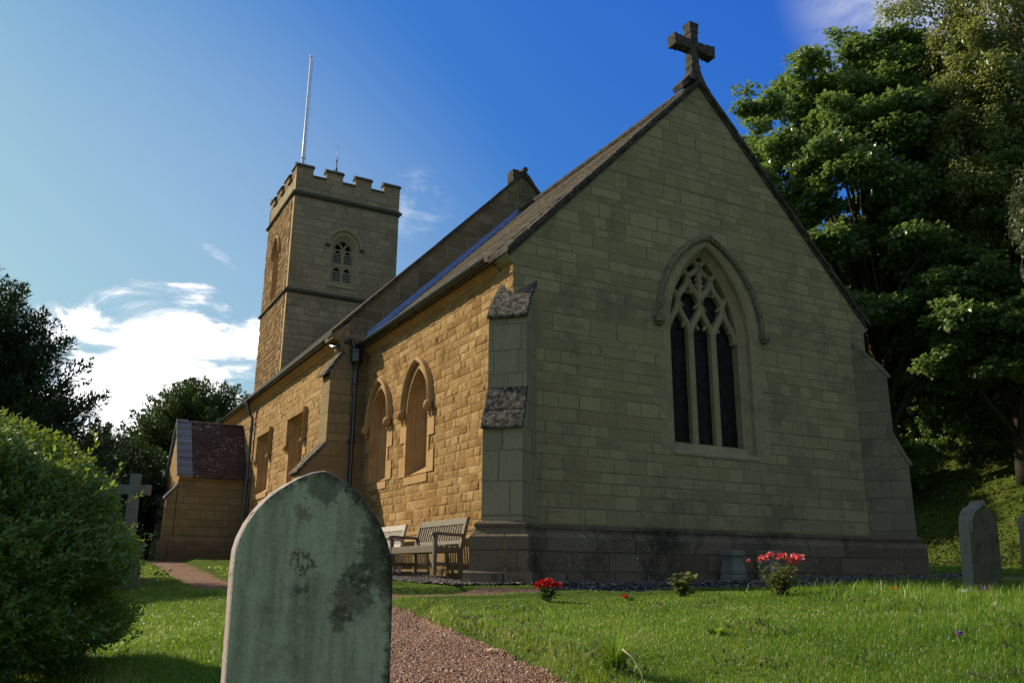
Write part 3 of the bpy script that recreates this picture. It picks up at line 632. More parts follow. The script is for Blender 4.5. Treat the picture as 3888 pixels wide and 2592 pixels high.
# ---- tower
ST, NT_, TW = 24.59, 1.826, 5.166
NT2, ST2 = NT_+TW, ST+TW
TE = lambda u, v, d=0: (u, ST+d, v)
TS = lambda u, v, d=0: (NT_+d, u, v)
tw = thing('tower', None, None); tw.parent = CH
bc = 4.36; be = arch(bc, .60, 12.86, 14.55, 15.33)
sc_ = 27.3; se = arch(sc_, .5, 12.5, 14.6, 15.45)
mb = MB(); mb.holes([(NT_,-.5),(NT2,-.5),(NT2,17.95),(NT_,17.95)], [be], TE); mb.holes([(NT_,-.5),(NT2,-.5),(NT2,17.95),(NT_,17.95)], [], lambda u, v: (u, ST2, v))
mb.holes([(ST,-.5),(ST2,-.5),(ST2,17.95),(ST,17.95)], [], lambda u, v: (NT2, u, v)); mb.build('tower_wall', M['towerstone'], tw, recalc=True)
stone_wall('tower_wall', M['facingtower'], tw, ST+.26, ST2, 3.9, 17.2, TS, [se], 23, (.2,.3), (.25,.6), (.004,.026))
mb = MB(); mb.holes([(ST,-.5),(ST+.26,-.5),(ST+.26,17.95),(ST,17.95)], [], lambda u, v: TS(u, v, 0)); mb.build('quoin_strip', M['dressed'], tw)
mb = MB(); mb.box(NT_+.3, NT2-.3, ST+.45, ST2-.3, 12.0, 17.0); mb.build('dark_interior', M['dark'], tw)
mb = MB(); mb.poly([(NT_+.1,ST+.1,17.3),(NT2-.1,ST+.1,17.3),(NT2-.1,ST2-.1,17.3),(NT_+.1,ST2-.1,17.3)]); mb.build('roof', M['lead'], tw)
def strcourse(name, z0, z1, pj):
    mb = MB(); R = []
    for o, z in ((0,z0-.06),(pj*.6,z0),(pj,z0+.04),(pj,z0+.10),(0,z1)): R.append([(NT_-o,ST-o,z),(NT2+o,ST-o,z),(NT2+o,ST2+o,z),(NT_-o,ST2+o,z)])
    mb.loft(R, True); mb.build(name, M['string'], tw)
strcourse('string_course', 16.88, 17.12, .13); strcourse('string_course', 12.12, 12.32, .12)
# battlements
mer = [(0,.80),(1.44,2.25),(2.88,3.69),(4.34,TW)]
mb = MB(); cb = MB(); th = .34
def para(fn):                                     # fn(u, w, z): u along the wall, w inwards
    for a, b in mer:
        mb.box(a, b, .0, th, 17.95, 18.38, fn)
        cb.prism([(-.06,18.34),(-.06,18.40),(.02,18.47),(th*.5,18.58),(th+.02,18.47),(th+.06,18.4),(th+.06,18.34)], lambda w, z, t: fn(t, w, z), a-.05, b+.05)
    for (a, b), (c, d) in zip(mer[:-1], mer[1:]):
        cb.prism([(-.06,17.90),(-.06,17.96),(.04,18.04),(th,18.06),(th+.06,17.96),(th+.06,17.9)], lambda w, z, t: fn(t, w, z), b+.002, c-.002)
para(lambda u, w, z: (NT_+u, ST+w, z)); mb.build('battlement', M['towerstone'], tw); cb.build('coping', M['string'], tw)
mb = MB(); cb = MB(); para(lambda u, w, z: (NT_+u, ST2-w, z)); mb.build('battlement', M['towerstone'], tw); cb.build('coping', M['string'], tw)
mb = MB(); cb = MB(); mer = [(.345,.80),(1.44,2.25),(2.88,3.69),(4.34,TW-.345)]
para(lambda u, w, z: (NT_+w, ST+u, z)); mb.build('battlement', M['towersouth'], tw); cb.build('coping', M['string'], tw)
mb = MB(); cb = MB(); para(lambda u, w, z: (NT2-w, ST+u, z)); mb.build('battlement', M['towerstone'], tw); cb.build('coping', M['string'], tw)
mb = MB()
for z0, z1 in ((17.2, 17.948),):
    mb.box(NT_+.1, NT2-.1, ST+.02, ST+th, z0, z1); mb.box(NT_+.1, NT2-.1, ST2-th, ST2-.02, z0, z1); mb.box(NT_+.02, NT_+th, ST+.1, ST2-.1, z0, z1); mb.box(NT2-th, NT2-.02, ST+.1, ST2-.1, z0, z1)
mb.build('parapet_backing', M['towerstone'], tw)
# belfry window (two louvred lights in two tiers)
mb = MB(); b1 = arch(bc, .57, 12.9, 14.55, 15.28); b2 = arch(bc, .44, 12.99, 14.5, 15.06); reveal(mb, [(be,-.004),(b1,.05),(b2,.2),(b2,.4)], TE)
mb.prism([(bc-.055,12.99),(bc+.055,12.99),(bc+.055,14.62),(bc-.055,14.62)], TE, .22, .34)
mb.prism(rect(bc-.44,bc+.44,13.78,13.9), TE, .225, .335)
def topring(c, hw, zs, za, zt):
    ap = archcurve(c, hw, zs, za, 6); nl = 7
    mb.prism([(c-hw-.03,zt)] + [(c-hw-.03,zs)] + ap[:7] + [(c,zt)], TE, .24, .32); mb.prism([(c,zt)] + ap[6:] + [(c+hw+.03,zs),(c+hw+.03,zt)], TE, .24, .32)
for sg in (-1, 1):
    c = bc+sg*.248
    topring(c, .16, 13.5, 13.74, 13.79); topring(c, .16, 14.35, 14.6, 14.63)
tb = []
def tbar(p): 
    for (x0, z0), (x1, z1) in zip(p[:-1], p[1:]):
        d = Vector((x1-x0, z1-z0)).normalized(); nx, nz = -d.y*.045, d.x*.045
        mb.prism([(x0-nx,z0-nz),(x1-nx,z1-nz),(x1+nx,z1+nz),(x0+nx,z0+nz)], TE, .23, .33)
for sg in (-1, 1): tbar([(bc,14.6),(bc+sg*.1,14.82),(bc+sg*.24,14.95)])
bw = mb.build('belfry_window', M['dressedgrey'], tw)
for sg in (-1, 1):
    c = bc+sg*.248
    for zs_ in ([13.02+.115*i for i in range(5)], [13.92+.115*i for i in range(5)]):
        mb = MB()
        for z in zs_: mb.prism([(.25,z),(.4,z+.09),(.4,z+.115),(.25,z+.028)], lambda d, zz, t: (t, ST+d, zz), c-.19, c+.19)
        mb.build('louvres', M['louvre'], tw)
hoodmould('hood_mould', tw, TE, bc, .72, 14.72, 15.48, .14, .12, M['dressedgrey'])
for sg in (-1, 1): mb = MB(); mb.box(bc+sg*.83-.12, bc+sg*.83+.12, ST-.13, ST+.02, 14.62, 14.7); mb.build('hood_stop', M['string'], tw)
mb = MB(); mb.prism([(-.06,12.66),(-.06,12.74),(.22,13.0),(.4,13.0),(.4,12.66)], lambda d, z, t: (t, ST+d, z), bc-.66, bc+.66); mb.build('sill', M['dressedgrey'], tw)
mb = MB(); cv0 = archcurve(bc, .601, 14.55, 15.33); cv1 = archcurve(bc, .74, 14.55, 15.5); mb.loft([[TE(u,v,-.01) for u,v in cv0],[TE(u,v,-.01) for u,v in cv1],[TE(u,v,.02) for u,v in cv1]], False)
zz = 12.9; k = 0
while zz < 14.5:
    wq = (.3,.12)[k % 2]
    for sg in (-1, 1): a, b = sorted((bc+sg*.601, bc+sg*(.6+wq))); mb.prism(rect(a,b,zz+.006,min(14.55,zz+.36)-.006), TE, -.01, .04)
    zz += .36; k += 1
mb.build('jamb_stones', M['dressedgrey'], tw)
# south belfry opening
mb = MB(); s1_ = arch(sc_, .47, 12.53, 14.6, 15.4); s2_ = arch(sc_, .36, 12.7, 14.55, 15.2); reveal(mb, [(se,-.036),(s1_,.06),(s2_,.26),(s2_,.45)], TS); mb.build('frame', M['dressed'], tw)
mb = MB()
for z in [12.75+.14*i for i in range(16)]: mb.prism([(.3,z),(.44,z+.1),(.44,z+.13),(.3,z+.03)], lambda d, zz, t: (NT_+d, t, zz), sc_-.36, sc_+.36)
mb.build('louvres', M['louvre'], tw)
hoodmould('hood_mould', tw, TS, sc_, .62, 14.7, 15.6, .13, .15, M['dressed'])
mb = MB(); mb.box(NT_-.02, NT_-.003, ST+.62, ST+.66, 0, 16.9); mb.build('lightning_conductor', M['white'], tw)
# flagpole and vane
fp = MB(); fx, fy = 2.28, 25.49
fp.tube([(fx,fy,17.3),(fx,fy,19.2),(fx,fy,24.8)], [.075,.07,.045], 10); 
for z in (18.75,19.25): fp.tube([(fx,fy,z-.04),(fx,fy,z+.04)], .1, 10)
fp.ball((fx,fy,24.88), .075, 8, 6); fp.tube([(fx+.01,fy,22.6),(fx+.01,fy,22.62)], .06, 8)
f_ = fp.build('flagpole', M['white'], tw, True)
mb = MB(); mb.tube([(fx,fy,18.9),(fx+1.25,fy,17.4)], .022, 6); mb.tube([(fx+.1,fy,24.7),(fx+.12,fy,18.2)], .008, 5); mb.build('stay', M['iron'], tw)
mb = MB(); vx, vy = 3.78, 24.86
mb.tube([(vx,vy,18.5),(vx,vy,19.62)], [.035,.02], 8); mb.tube([(vx,vy,18.72),(vx,vy,18.78)], .06, 8); mb.tube([(vx-.12,vy,18.66),(vx+.12,vy,18.66)], .014, 6); mb.tube([(vx,vy-.14,18.66),(vx,vy+.14,18.66)], .014, 6); mb.ball((vx,vy,19.16), .05, 8, 6)
v = mb.build('weather_vane', M['iron'], tw)
mb = MB()                                        # forked pennant, seen nearly edge-on
fv = lambda a, z, t: (vx+.22*a+t, vy+.95*a, z)
mb.prism([(-.32,19.38),(.1,19.24),(.1,19.62),(-.1,19.62),(-.3,19.85),(-.16,19.6),(-.42,19.78)], fv, -.012, .012); mb.build('pennant', M['gilt'], v)

# ---- south porch
po = thing('porch', None, None); po.parent = CH
PS0, PS1, PN = 18.0, 21.0, -2.72; PM = (PS0+PS1)/2
mb = MB(); mb.box(PN+.02, NW-.01, PS0, PS0+.3, -.2, 3.02); mb.box(PN+.02, NW-.01, PS1-.3, PS1, -.2, 3.02); mb.build('porch_wall', M['porchstone'], po)
dr = arch(PM, .72, .0, 1.5, 2.55)
mb = MB(); mb.holes([(PS0+.002,-.2),(PS1-.002,-.2),(PS1-.002,3.0),(PM,4.92),(PS0+.002,3.0)], [dr], lambda u, v: (PN, u, v)); reveal(mb, [(dr,0),(dr,.35)], lambda u, v, d: (PN+d, u, v)); mb.build('gable_wall', M['rocknave'], po)
mb = MB(); 
for f in ((lambda q: q), (lambda q: 2*PM-q)):
    a, b = PS0-.14, PM
    za, zb = 2.93, 2.93+(b-a)*1.23
    mb.prism([(a,za-.05),(a,za+.02),(b,zb+.02),(b,zb-.06)], lambda u, v, t: (t, f(u), v), PN+.42, NW-.02)
    for k in range(21):
        t0, t1 = k/21, (k+1)/21; n0, n1 = a+(b-a)*t0, a+(b-a)*t1; z0, z1 = za+(zb-za)*t0, za+(zb-za)*t1
        mb.prism([(n0-.01,z0+.021),(n1+.02,z1+.024),(n1+.02,z1+.03),(n0-.012,z0+.045)], lambda u, v, t: (t, f(u), v), PN+.43, NW-.03)
mb.tube([(PN+.4,PM,zb+.03),(NW-.02,PM,zb+.03)], .07, 8)
mb.build('roof', M['porchtile'], po)
mb = MB()
for f in ((lambda q: q), (lambda q: 2*PM-q)):
    for k in range(7):
        t0, t1 = k/7, (k+1)/7; n0, n1 = a+(b-a)*t0, a+(b-a)*t1; z0, z1 = za+(zb-za)*t0, za+(zb-za)*t1
        mb.prism([(n0-.05,z0-.02),(n1,z1-.02),(n1+.02,z1+.075),(n0-.05,z0+.10)], lambda u, v, t: (t, f(u), v), PN-.09, PN+.41)
mb.prism([(PM-.1,zb+.02),(PM+.1,zb+.02),(PM+.06,zb+.12),(PM-.06,zb+.12)], lambda u, v, t: (t, u, v), PN-.08, PN+.3)
mb.build('coping', M['greyslab'], po)
mb = MB(); mb.prism([(PS0-.1,2.86),(PS0-.12,2.93),(PS0+.02,2.98),(PS0+.02,2.8)], lambda u, v, t: (t, u, v), PN, NW); mb.build('cornice', M['dressed'], po)
mb = MB(); mb.prism([(.0,-.4),(.13,-.4),(.13,.86),(.05,.95),(.0,.97)], lambda o, z, t: (t, PS0-o, z), PN-.1, NW); mb.build('plinth', M['porchstone'], po)
for s0, s1 in ((PS0+.02,PS0+.5),(PS1-.5,PS1-.02)):
    bt = thing('buttress', None, None); bt.parent = po
    mb = MB(); mb.prism([(0,-.3),(.30,-.3),(.30,2.22),(.02,2.62),(0,2.62)], lambda p, z, t: (PN-p, t, z), s0, s1); mb.build('shaft', M['porchstone'], bt)
    mb = MB(); mb.prism([(-.02,2.62),(.36,2.22),(.36,2.28),(.1,2.58),(.0,2.72)], lambda p, z, t: (PN-p, t, z), s0-.03, s1+.03); mb.build('weathering', M['greyslab'], bt); mb = MB(); mb.prism([(0,.95),(0,-.3),(.38,-.3),(.38,.86)], lambda p, z, t: (PN-p, t, z), s0-.06, s1+.06); mb.build('plinth', M['porchstone'], bt)
# ================================================================== GROUND
def smooth_tab(xs, zs):
    g = np.arange(-30, 260, .1); z = np.interp(g, xs, zs); k = np.ones(21)/21
    zp = np.pad(z, 10, mode='edge'); z = np.convolve(zp, k, 'valid'); return g, z
TL = smooth_tab([-30,0,5,10,16.5,20,28,34,60,260],[-1.05,-.95,-.74,-.53,-.33,-.19,.28,.42,.5,.5])
TC = smooth_tab([-30,0,5,8,11.2,13,15,18,24,260],[-1.2,-.97,-.66,-.47,-.30,-.22,-.13,-.02,.1,.3])
TR = smooth_tab([-30,0,4.5,7,9.4,10.6,13,15,18,23,260],[-1.2,-.95,-.56,-.36,-.205,-.21,-.24,-.16,-.02,.18,.3])
def sst(x, a, b): t = np.clip((x-a)/(b-a), 0, 1); return t*t*(3-2*t)
def vnoise(x, y, s, seed=0):                      # smooth value noise
    x = np.asarray(x)/s; y = np.asarray(y)/s; xi = np.floor(x); yi = np.floor(y); fx = x-xi; fy = y-yi
    fx = fx*fx*(3-2*fx); fy = fy*fy*(3-2*fy)
    def h(a, b): return np.modf(np.abs(np.sin(a*127.1+b*311.7+seed*74.7)*43758.5453))[0]
    return (h(xi,yi)*(1-fx)+h(xi+1,yi)*fx)*(1-fy) + (h(xi,yi+1)*(1-fx)+h(xi+1,yi+1)*fx)*fy
PATHS = [([(.9,-1),(.4,2.5),(.03,4.5),(-.36,5.8),(-.70,6.6),(-1.2,7.8),(-1.72,9.5),(-2.35,10.9),(-3.4,12.8),(-4.8,15.3),(-7.0,19.8),(-9.8,25.4),(-11.9,29.2),(-16,36)], .62),
         ([(-2.4,10.6),(-1.4,11.15),(-.3,11.65),(.75,12.1),(2.3,12.95),(5,14.4),(8.5,16.3),(13,18.9),(18,22)], .46)]
def pathdist(x, y):
    best = np.full(np.shape(x), 1e9)
    for pts, hw in PATHS:
        for (ax, ay), (bx, by) in zip(pts[:-1], pts[1:]):
            dx, dy = bx-ax, by-ay; t = np.clip(((x-ax)*dx+(y-ay)*dy)/(dx*dx+dy*dy), 0, 1)
            best = np.minimum(best, np.hypot(x-ax-t*dx, y-ay-t*dy)-hw)
    return best
def Hb(x, y):
    x = np.asarray(x, float); y = np.asarray(y, float)
    l = np.interp(y, *TL); c = np.interp(y, *TC); r = np.interp(y, *TR)
    z = l + (c-l)*sst(x, -6, -1); z = z + (r-c)*sst(x, .6, 4.2)
    n, s = C2(x, y)
    b = np.clip(n-16.5, 0, None); z = z + np.minimum(.62*b, 2.6+.25*b)*sst(n, 16.3, 17.2)
    z = z + (vnoise(x, y, .9)-.5)*.05 + (vnoise(x, y, 3.1, 2)-.5)*.08*sst(y, 2, 7) + (vnoise(x, y, 7, 4)-.5)*.5*sst(n, 16, 22)
    return z
def H(x, y):
    x = np.asarray(x, float); y = np.asarray(y, float)
    d = pathdist(x, y) + (vnoise(x, y, .35, 5)-.5)*.16
    return Hb(x, y) - .085*(1-sst(d, -.04, .16)) + .03*np.exp(-((d-.22)/.15)**2)
def Hs(x, y): return float(H(np.array([x]), np.array([y]))[0])
def groundmat():
    t = NT('lawn_soil'); ob = t.obj()
    a = t.noise(ob, .8, 4, .6); b = t.noise(ob, 14, 5, .7)
    col = t.mix(t.step(a, .35, .65), (.06,.11,.012), (.09,.13,.02)); col = t.mix(t.step(b, .45, .7), col, (.035,.03,.015))
    t.bsdf(col, .95, t.bump(b, 1, .03), .05); return t.m
gx = np.concatenate([-np.geomspace(260, 16, 30), np.arange(-15.5, -4, .3), np.arange(-4, 6, .09), np.arange(6, 17, .25), np.geomspace(17.2, 260, 36)])
gy = np.concatenate([-np.geomspace(40, 2, 10), np.arange(-1.6, 2.5, .4), np.arange(2.5, 15, .09), np.arange(15, 34, .25), np.geomspace(34.3, 320, 34)])
GX, GY = np.meshgrid(gx, gy); GZ = H(GX, GY); V = np.stack([GX, GY, GZ], -1).reshape(-1, 3)
nx = len(gx); i = np.arange(len(gy)-1)[:, None]*nx + np.arange(nx-1)[None]
gr = mesh_np('ground', V, np.stack([i, i+1, i+nx+1, i+nx], -1).reshape(-1, 4), groundmat(), smooth=True); tag(gr, kind='structure')
def gravelmat(name, cs, scale, bump):
    t = NT(name); ob = t.obj()
    vo = t.n('ShaderNodeTexVoronoi'); t.l(ob, vo.inputs['Vector']); vo.inputs['Scale'].default_value = scale
    sc_ = t.n('ShaderNodeSeparateColor'); t.l(vo.outputs['Color'], sc_.inputs[0])
    col = t.mix(sc_.outputs[0], cs[0], cs[1]); col = t.mix(t.step(sc_.outputs[1], .78, .95), col, cs[2])
    col = t.mix(t.math('MULTIPLY', t.step(t.noise(ob, 1.6, 4, .6), .45, .7), .5), col, cs[3])
    nb = t.bump(t.math('SUBTRACT', 1.0, vo.outputs['Distance']), 1, bump); t.bsdf(col, .8, nb, .25); return t.m
M['path'] = gravelmat('red_brown_gravel', ((.165,.084,.046),(.27,.155,.095),(.42,.31,.22),(.11,.06,.038)), 65, .02)
M['chips'] = gravelmat('slate_chippings', ((.04,.037,.033),(.095,.088,.08),(.19,.18,.165),(.03,.027,.023)), 26, .04)
def ribbon(pts, hw, off, mat, name, step=.09, nw=17):
    P = []
    for (ax, ay), (bx, by) in zip(pts[:-1], pts[1:]):
        n = max(2, int(math.hypot(bx-ax, by-ay)/step)); P += [(ax+(bx-ax)*k/n, ay+(by-ay)*k/n) for k in range(n)]
    P = np.array(P + [pts[-1]]); k = 25; Q = np.stack([np.convolve(np.pad(P[:, c], k//2, mode='edge'), np.ones(k)/k, 'valid') for c in (0, 1)], -1); P = Q
    T = np.gradient(P, axis=0); T /= np.linalg.norm(T, axis=1)[:, None]; Nn = np.stack([-T[:, 1], T[:, 0]], -1)
    w = np.linspace(-hw, hw, nw); X = P[:, None, :] + Nn[:, None, :]*w[None, :, None]
    Z = H(X[..., 0], X[..., 1]) + off
    V = np.concatenate([X, Z[..., None]], -1).reshape(-1, 3); i = np.arange(len(P)-1)[:, None]*nw + np.arange(nw-1)[None]
    o = mesh_np(name, V, np.stack([i, i+1, i+nw+1, i+nw], -1).reshape(-1, 4), mat, smooth=True); return tag(o, kind='structure')
ribbon(PATHS[0][0], .585, .012, M['path'], 'path'); ribbon(PATHS[1][0], .50, .020, M['path'], 'path')
# loose stones on the path
def pebbles(name, XY, size, mat, lift=0.0, flat=.5):
    n = len(XY); z = H(XY[:, 0], XY[:, 1]) + lift
    base = np.array([(-1,-1,-1),(1,-1,-1),(1,1,-1),(-1,1,-1),(-.7,-.7,1),(.7,-.7,1),(.7,.7,1),(-.7,.7,1)], float)
    S = size*RNG.uniform(.5, 1.3, (n, 3)); S[:, 2] *= flat; a = RNG.uniform(0, 6.28, n); tl = RNG.uniform(-.5, .5, n)
    V = base[None]*S[:, None, :]*RNG.uniform(.75, 1.2, (n, 8, 3))
    x = V[..., 0].copy(); zz = V[..., 2].copy(); V[..., 0] = x*np.cos(tl)[:, None]-zz*np.sin(tl)[:, None]; V[..., 2] = x*np.sin(tl)[:, None]+zz*np.cos(tl)[:, None]
    x = V[..., 0].copy(); y = V[..., 1].copy(); V[..., 0] = x*np.cos(a)[:, None]-y*np.sin(a)[:, None]+XY[:, :1]; V[..., 1] = x*np.sin(a)[:, None]+y*np.cos(a)[:, None]+XY[:, 1:2]; V[..., 2] += z[:, None]
    F = np.array([(4,5,6,7),(0,1,5,4),(1,2,6,5),(2,3,7,6),(3,0,4,7)]); Q = (F[None]+8*np.arange(n)[:, None, None]).reshape(-1, 4)
    return mesh_np(name, V.reshape(-1, 3), Q, mat, col=np.repeat(RNG.uniform(0, 1, n), 8))
def tintmat(name, c1, c2, c3, rough=.7, spec=.3):
    t = NT(name); at = t.n('ShaderNodeAttribute', attribute_name='tint'); f = at.outputs['Fac']
    col = t.mix(t.step(f, 0, .6), c1, c2); col = t.mix(t.step(f, .82, .95), col, c3); t.bsdf(col, rough, None, spec); return t.m
xy = np.stack([RNG.uniform(-2.2, 1.4, 90000), 4.2+RNG.beta(1, 2, 90000)*9], -1); pd = pathdist(xy[:, 0], xy[:, 1]); xy = xy[(pd < .0)]
tag(pebbles('gravel', xy, .0085, tintmat('path_pebbles', (.15,.068,.036), (.29,.155,.09), (.5,.38,.29)), .014), kind='stuff')
xy2 = xy[RNG.random(len(xy)) < .010]
tag(pebbles('gravel', xy2, .012, tintmat('larger_pebbles', (.13,.07,.045), (.30,.19,.12), (.5,.43,.36)), .02, .7), kind='stuff')
# slate chippings along the foot of the walls
sn = []
nn, ss = np.meshgrid(np.linspace(-1.35, 10.0, 140), np.linspace(-2.0, 8.4, 116)); 
def chipmask(n, s):
    e1 = (n > -.2)*(s < .2)*(s > -1.2-.2*vnoise(n, s, .7, 8)-.5*sst(n, .2, 1.2)); e2 = (n > -1.3-.2*vnoise(n, s, .6, 9))*(n < .2)*(s > -.9)*(s < 8); return e1 | e2
m_ = chipmask(nn, ss); wx, wy = W2(nn, ss); Vv = np.stack([wx, wy, H(wx, wy)+.02], -1).reshape(-1, 3); w_ = nn.shape[1]
idx = np.arange(nn.size).reshape(nn.shape); q_ = np.stack([idx[:-1,:-1], idx[:-1,1:], idx[1:,1:], idx[1:,:-1]], -1)[m_[:-1,:-1]]
tag(mesh_np('chipping_strip', Vv, q_.reshape(-1, 4), M['chips'], smooth=True), kind='structure')
n_, s_ = RNG.uniform(-1.4, 9.5, 60000), RNG.uniform(-1.9, 8, 60000); k_ = chipmask(n_, s_) & ((n_ < -0.05) | (s_ < -.05)) ; n_, s_ = n_[k_], s_[k_]; X_, Y_ = W2(n_, s_)
tag(pebbles('gravel', np.stack([X_, Y_], -1)[:18000], .028, tintmat('slate_chips', (.045,.042,.038), (.11,.103,.095), (.24,.23,.215), .9, .1), .03, .35), kind='stuff')

# ------------------------------------------------------------------ grass
def blades(name, x, y, h, w, lean, mat, tint, bend=.5, z=None):
    n = len(x); z = H(x, y)-.008 if z is None else z; a = RNG.uniform(0, 2*np.pi, n); b = a + RNG.uniform(-.8, .8, n) + np.pi/2
    px_, py_ = np.cos(a)*w*.5, np.sin(a)*w*.5; lx, ly = np.cos(b)*lean*h, np.sin(b)*lean*h
    V = np.empty((n, 5, 3)); 
    V[:, 0] = np.stack([x-px_, y-py_, z], -1); V[:, 1] = np.stack([x+px_, y+py_, z], -1)
    V[:, 2] = np.stack([x-px_*.75+lx*.35, y-py_*.75+ly*.35, z+h*.6], -1); V[:, 3] = np.stack([x+px_*.75+lx*.35, y+py_*.75+ly*.35, z+h*.6], -1)
    V[:, 4] = np.stack([x+lx, y+ly, z+h*(1-bend*lean*.4)], -1)
    i = 5*np.arange(n)[:, None]; q = (i+np.array([[0,1,3,2]])); t = i+np.array([[2,3,4]])
    return mesh_np(name, V.reshape(-1, 3), q, mat, col=np.repeat(tint, 5), tris=t)
M['grass'] = leafmat('grass_blades', (.04,.14,.010), (.155,.315,.018), (.46,.40,.15), .45, .38, .5, (.38,.54,.03))
def inside(x, y, pad=.05):                        # church footprint
    n, s = C2(x, y)
    a = (n > -pad)*(n < Wd+pad)*(s > -pad)*(s < LC+1); b = (n > NW-pad)*(n < NE_+pad)*(s > LC-pad)*(s < 31); c = (n > -2.8)*(n < 0)*(s > 17.9)*(s < 21.1)
    return a | b | c
def grass_field(n, xr, yr, p, seed):
    r = np.random.default_rng(seed); u = r.random(n); y = (yr[0]**(1-p) + u*(yr[1]**(1-p)-yr[0]**(1-p)))**(1/(1-p)); f = r.random(n)
    x = (xr[0] + (xr[1]-xr[0])*f)*y; return x, y
xs, ys = grass_field(470000, (-.68, .68), (4.0, 24), 1.7, 3)
pd = pathdist(xs, ys) + (vnoise(xs, ys, .35, 5)-.5)*.16; nn_, ss_ = C2(xs, ys)
keep = (pd > -.10+.2*RNG.random(len(xs))**.5) & ~inside(xs, ys) & ~(chipmask(nn_, ss_) & (RNG.random(len(xs)) > .02)) & (nn_ < 17.2)
keep &= ~((xs < -.8) & (ys < 6.3) & (xs/ys < -.45) & (RNG.random(len(xs)) > .4))
xs, ys, pd = xs[keep], ys[keep], pd[keep]
tuft = vnoise(xs, ys, .45, 21)*.6 + vnoise(xs, ys, .16, 22)*.4; coarse = vnoise(xs, ys, 1.6, 23)
right = sst(xs, 2.2, 4.6); near = 1-sst(ys, 6, 9)
hh = (.022 + .03*tuft) * (1 + right*(.75+1.1*sst(tuft, .5, .8)) + .9*near*right) * RNG.uniform(.6, 1.35, len(xs)) * (1+.9*np.exp(-((pd-.14)/.16)**2)) * (.45+.55*sst(pd, -.05, .1))
ww = np.clip(.00058*ys, .0028, .02)*RNG.uniform(.7, 1.3, len(xs))
ax_, ay_, bx_, by_ = -1.6, 11.0, 3.2, 13.45; tt = np.clip(((xs-ax_)*(bx_-ax_)+(ys-ay_)*(by_-ay_))/((bx_-ax_)**2+(by_-ay_)**2), 0, 1); hh = hh*(.32+.68*sst(np.hypot(xs-ax_-tt*(bx_-ax_), ys-ay_-tt*(by_-ay_)), .9, 2.6))     # mown close along the side path
dry = vnoise(xs, ys, .8, 31)*.55 + vnoise(xs, ys, .25, 32)*.45
tint = np.clip(RNG.normal(.36, .24, len(xs)) + (dry-.5)*.9 + .5*(RNG.random(len(xs)) > .955) + .75*np.exp(-((pd-.02)/.13)**2)*RNG.random(len(xs)), 0, 1)
tag(blades('grass', xs, ys, hh, ww, RNG.uniform(.1, .95, len(xs)), M['grass'], tint), kind='stuff')
# patches of broad leaved weeds and dead stems in the coarse grass near the path and at lower right
r = np.random.default_rng(15); n = 60000; ys = r.uniform(4.3, 9.5, n); xs = r.uniform(-1.2, 5.8, n); pd = pathdist(xs, ys); wgt = sst(vnoise(xs, ys, .7, 51)*.6+vnoise(xs, ys, .2, 52)*.4, .56, .75)*(.25+.75*sst(xs, 1.2, 3.2)*(1-sst(ys, 6.2, 8))) + .5*np.exp(-((pd-.16)/.14)**2)*sst(vnoise(xs, ys, .5, 53), .45, .7)
k = (r.random(n) < wgt*.55) & (pd > .02); xs, ys = xs[k], ys[k]; n = len(xs); WEEDS = (xs, ys)
# longer seeding grass on the crest of the right hand lawn
r = np.random.default_rng(5); n = 5200; ys = r.uniform(7.6, 11.4, n); xs = r.uniform(1.6, 7.4, n); k = r.random(n) < sst(xs, 3.1, 4.6)*.9+.02; xs, ys = xs[k], ys[k]
tag(blades('grass', xs, ys, r.uniform(.08, .21, len(xs)), r.uniform(.004, .008, len(xs)), r.uniform(.1, .8, len(xs)), M['grass'], np.clip(r.normal(.5, .25, len(xs)), 0, 1)), kind='stuff')
# coarse herbage on the bank below the trees
M['ivy'] = leafmat('bank_herbage', (.035,.08,.014), (.08,.13,.025), (.26,.24,.09), .3, .5, .3)
def leafquads(P, D, U, L, Wd_, name, mat, tint, fold=.25, parent=None, dt=False):
    """leaf-shaped folded quads: P base points, D directions, U up vectors, L lengths, Wd_ widths"""
    D = D/np.linalg.norm(D, axis=1)[:, None]; S = np.cross(D, U); S /= np.linalg.norm(S, axis=1)[:, None]+1e-9; Nn = np.cross(S, D)
    n = len(P); L = L[:, None]; w = Wd_[:, None]
    V = np.empty((n, 6, 3)); V[:, 0] = P; V[:, 1] = P + D*L*.42 + S*w*.5 + Nn*w*fold; V[:, 2] = P + D*L; V[:, 3] = P + D*L*.42 - S*w*.5 + Nn*w*fold
    V = V[:, :4]; i = 4*np.arange(n)[:, None]
    t = np.concatenate([i+np.array([[0,1,2]]), i+np.array([[0,2,3]])])
    return mesh_np(name, V.reshape(-1, 3), None, mat, parent, np.repeat(tint, 4), tris=t)
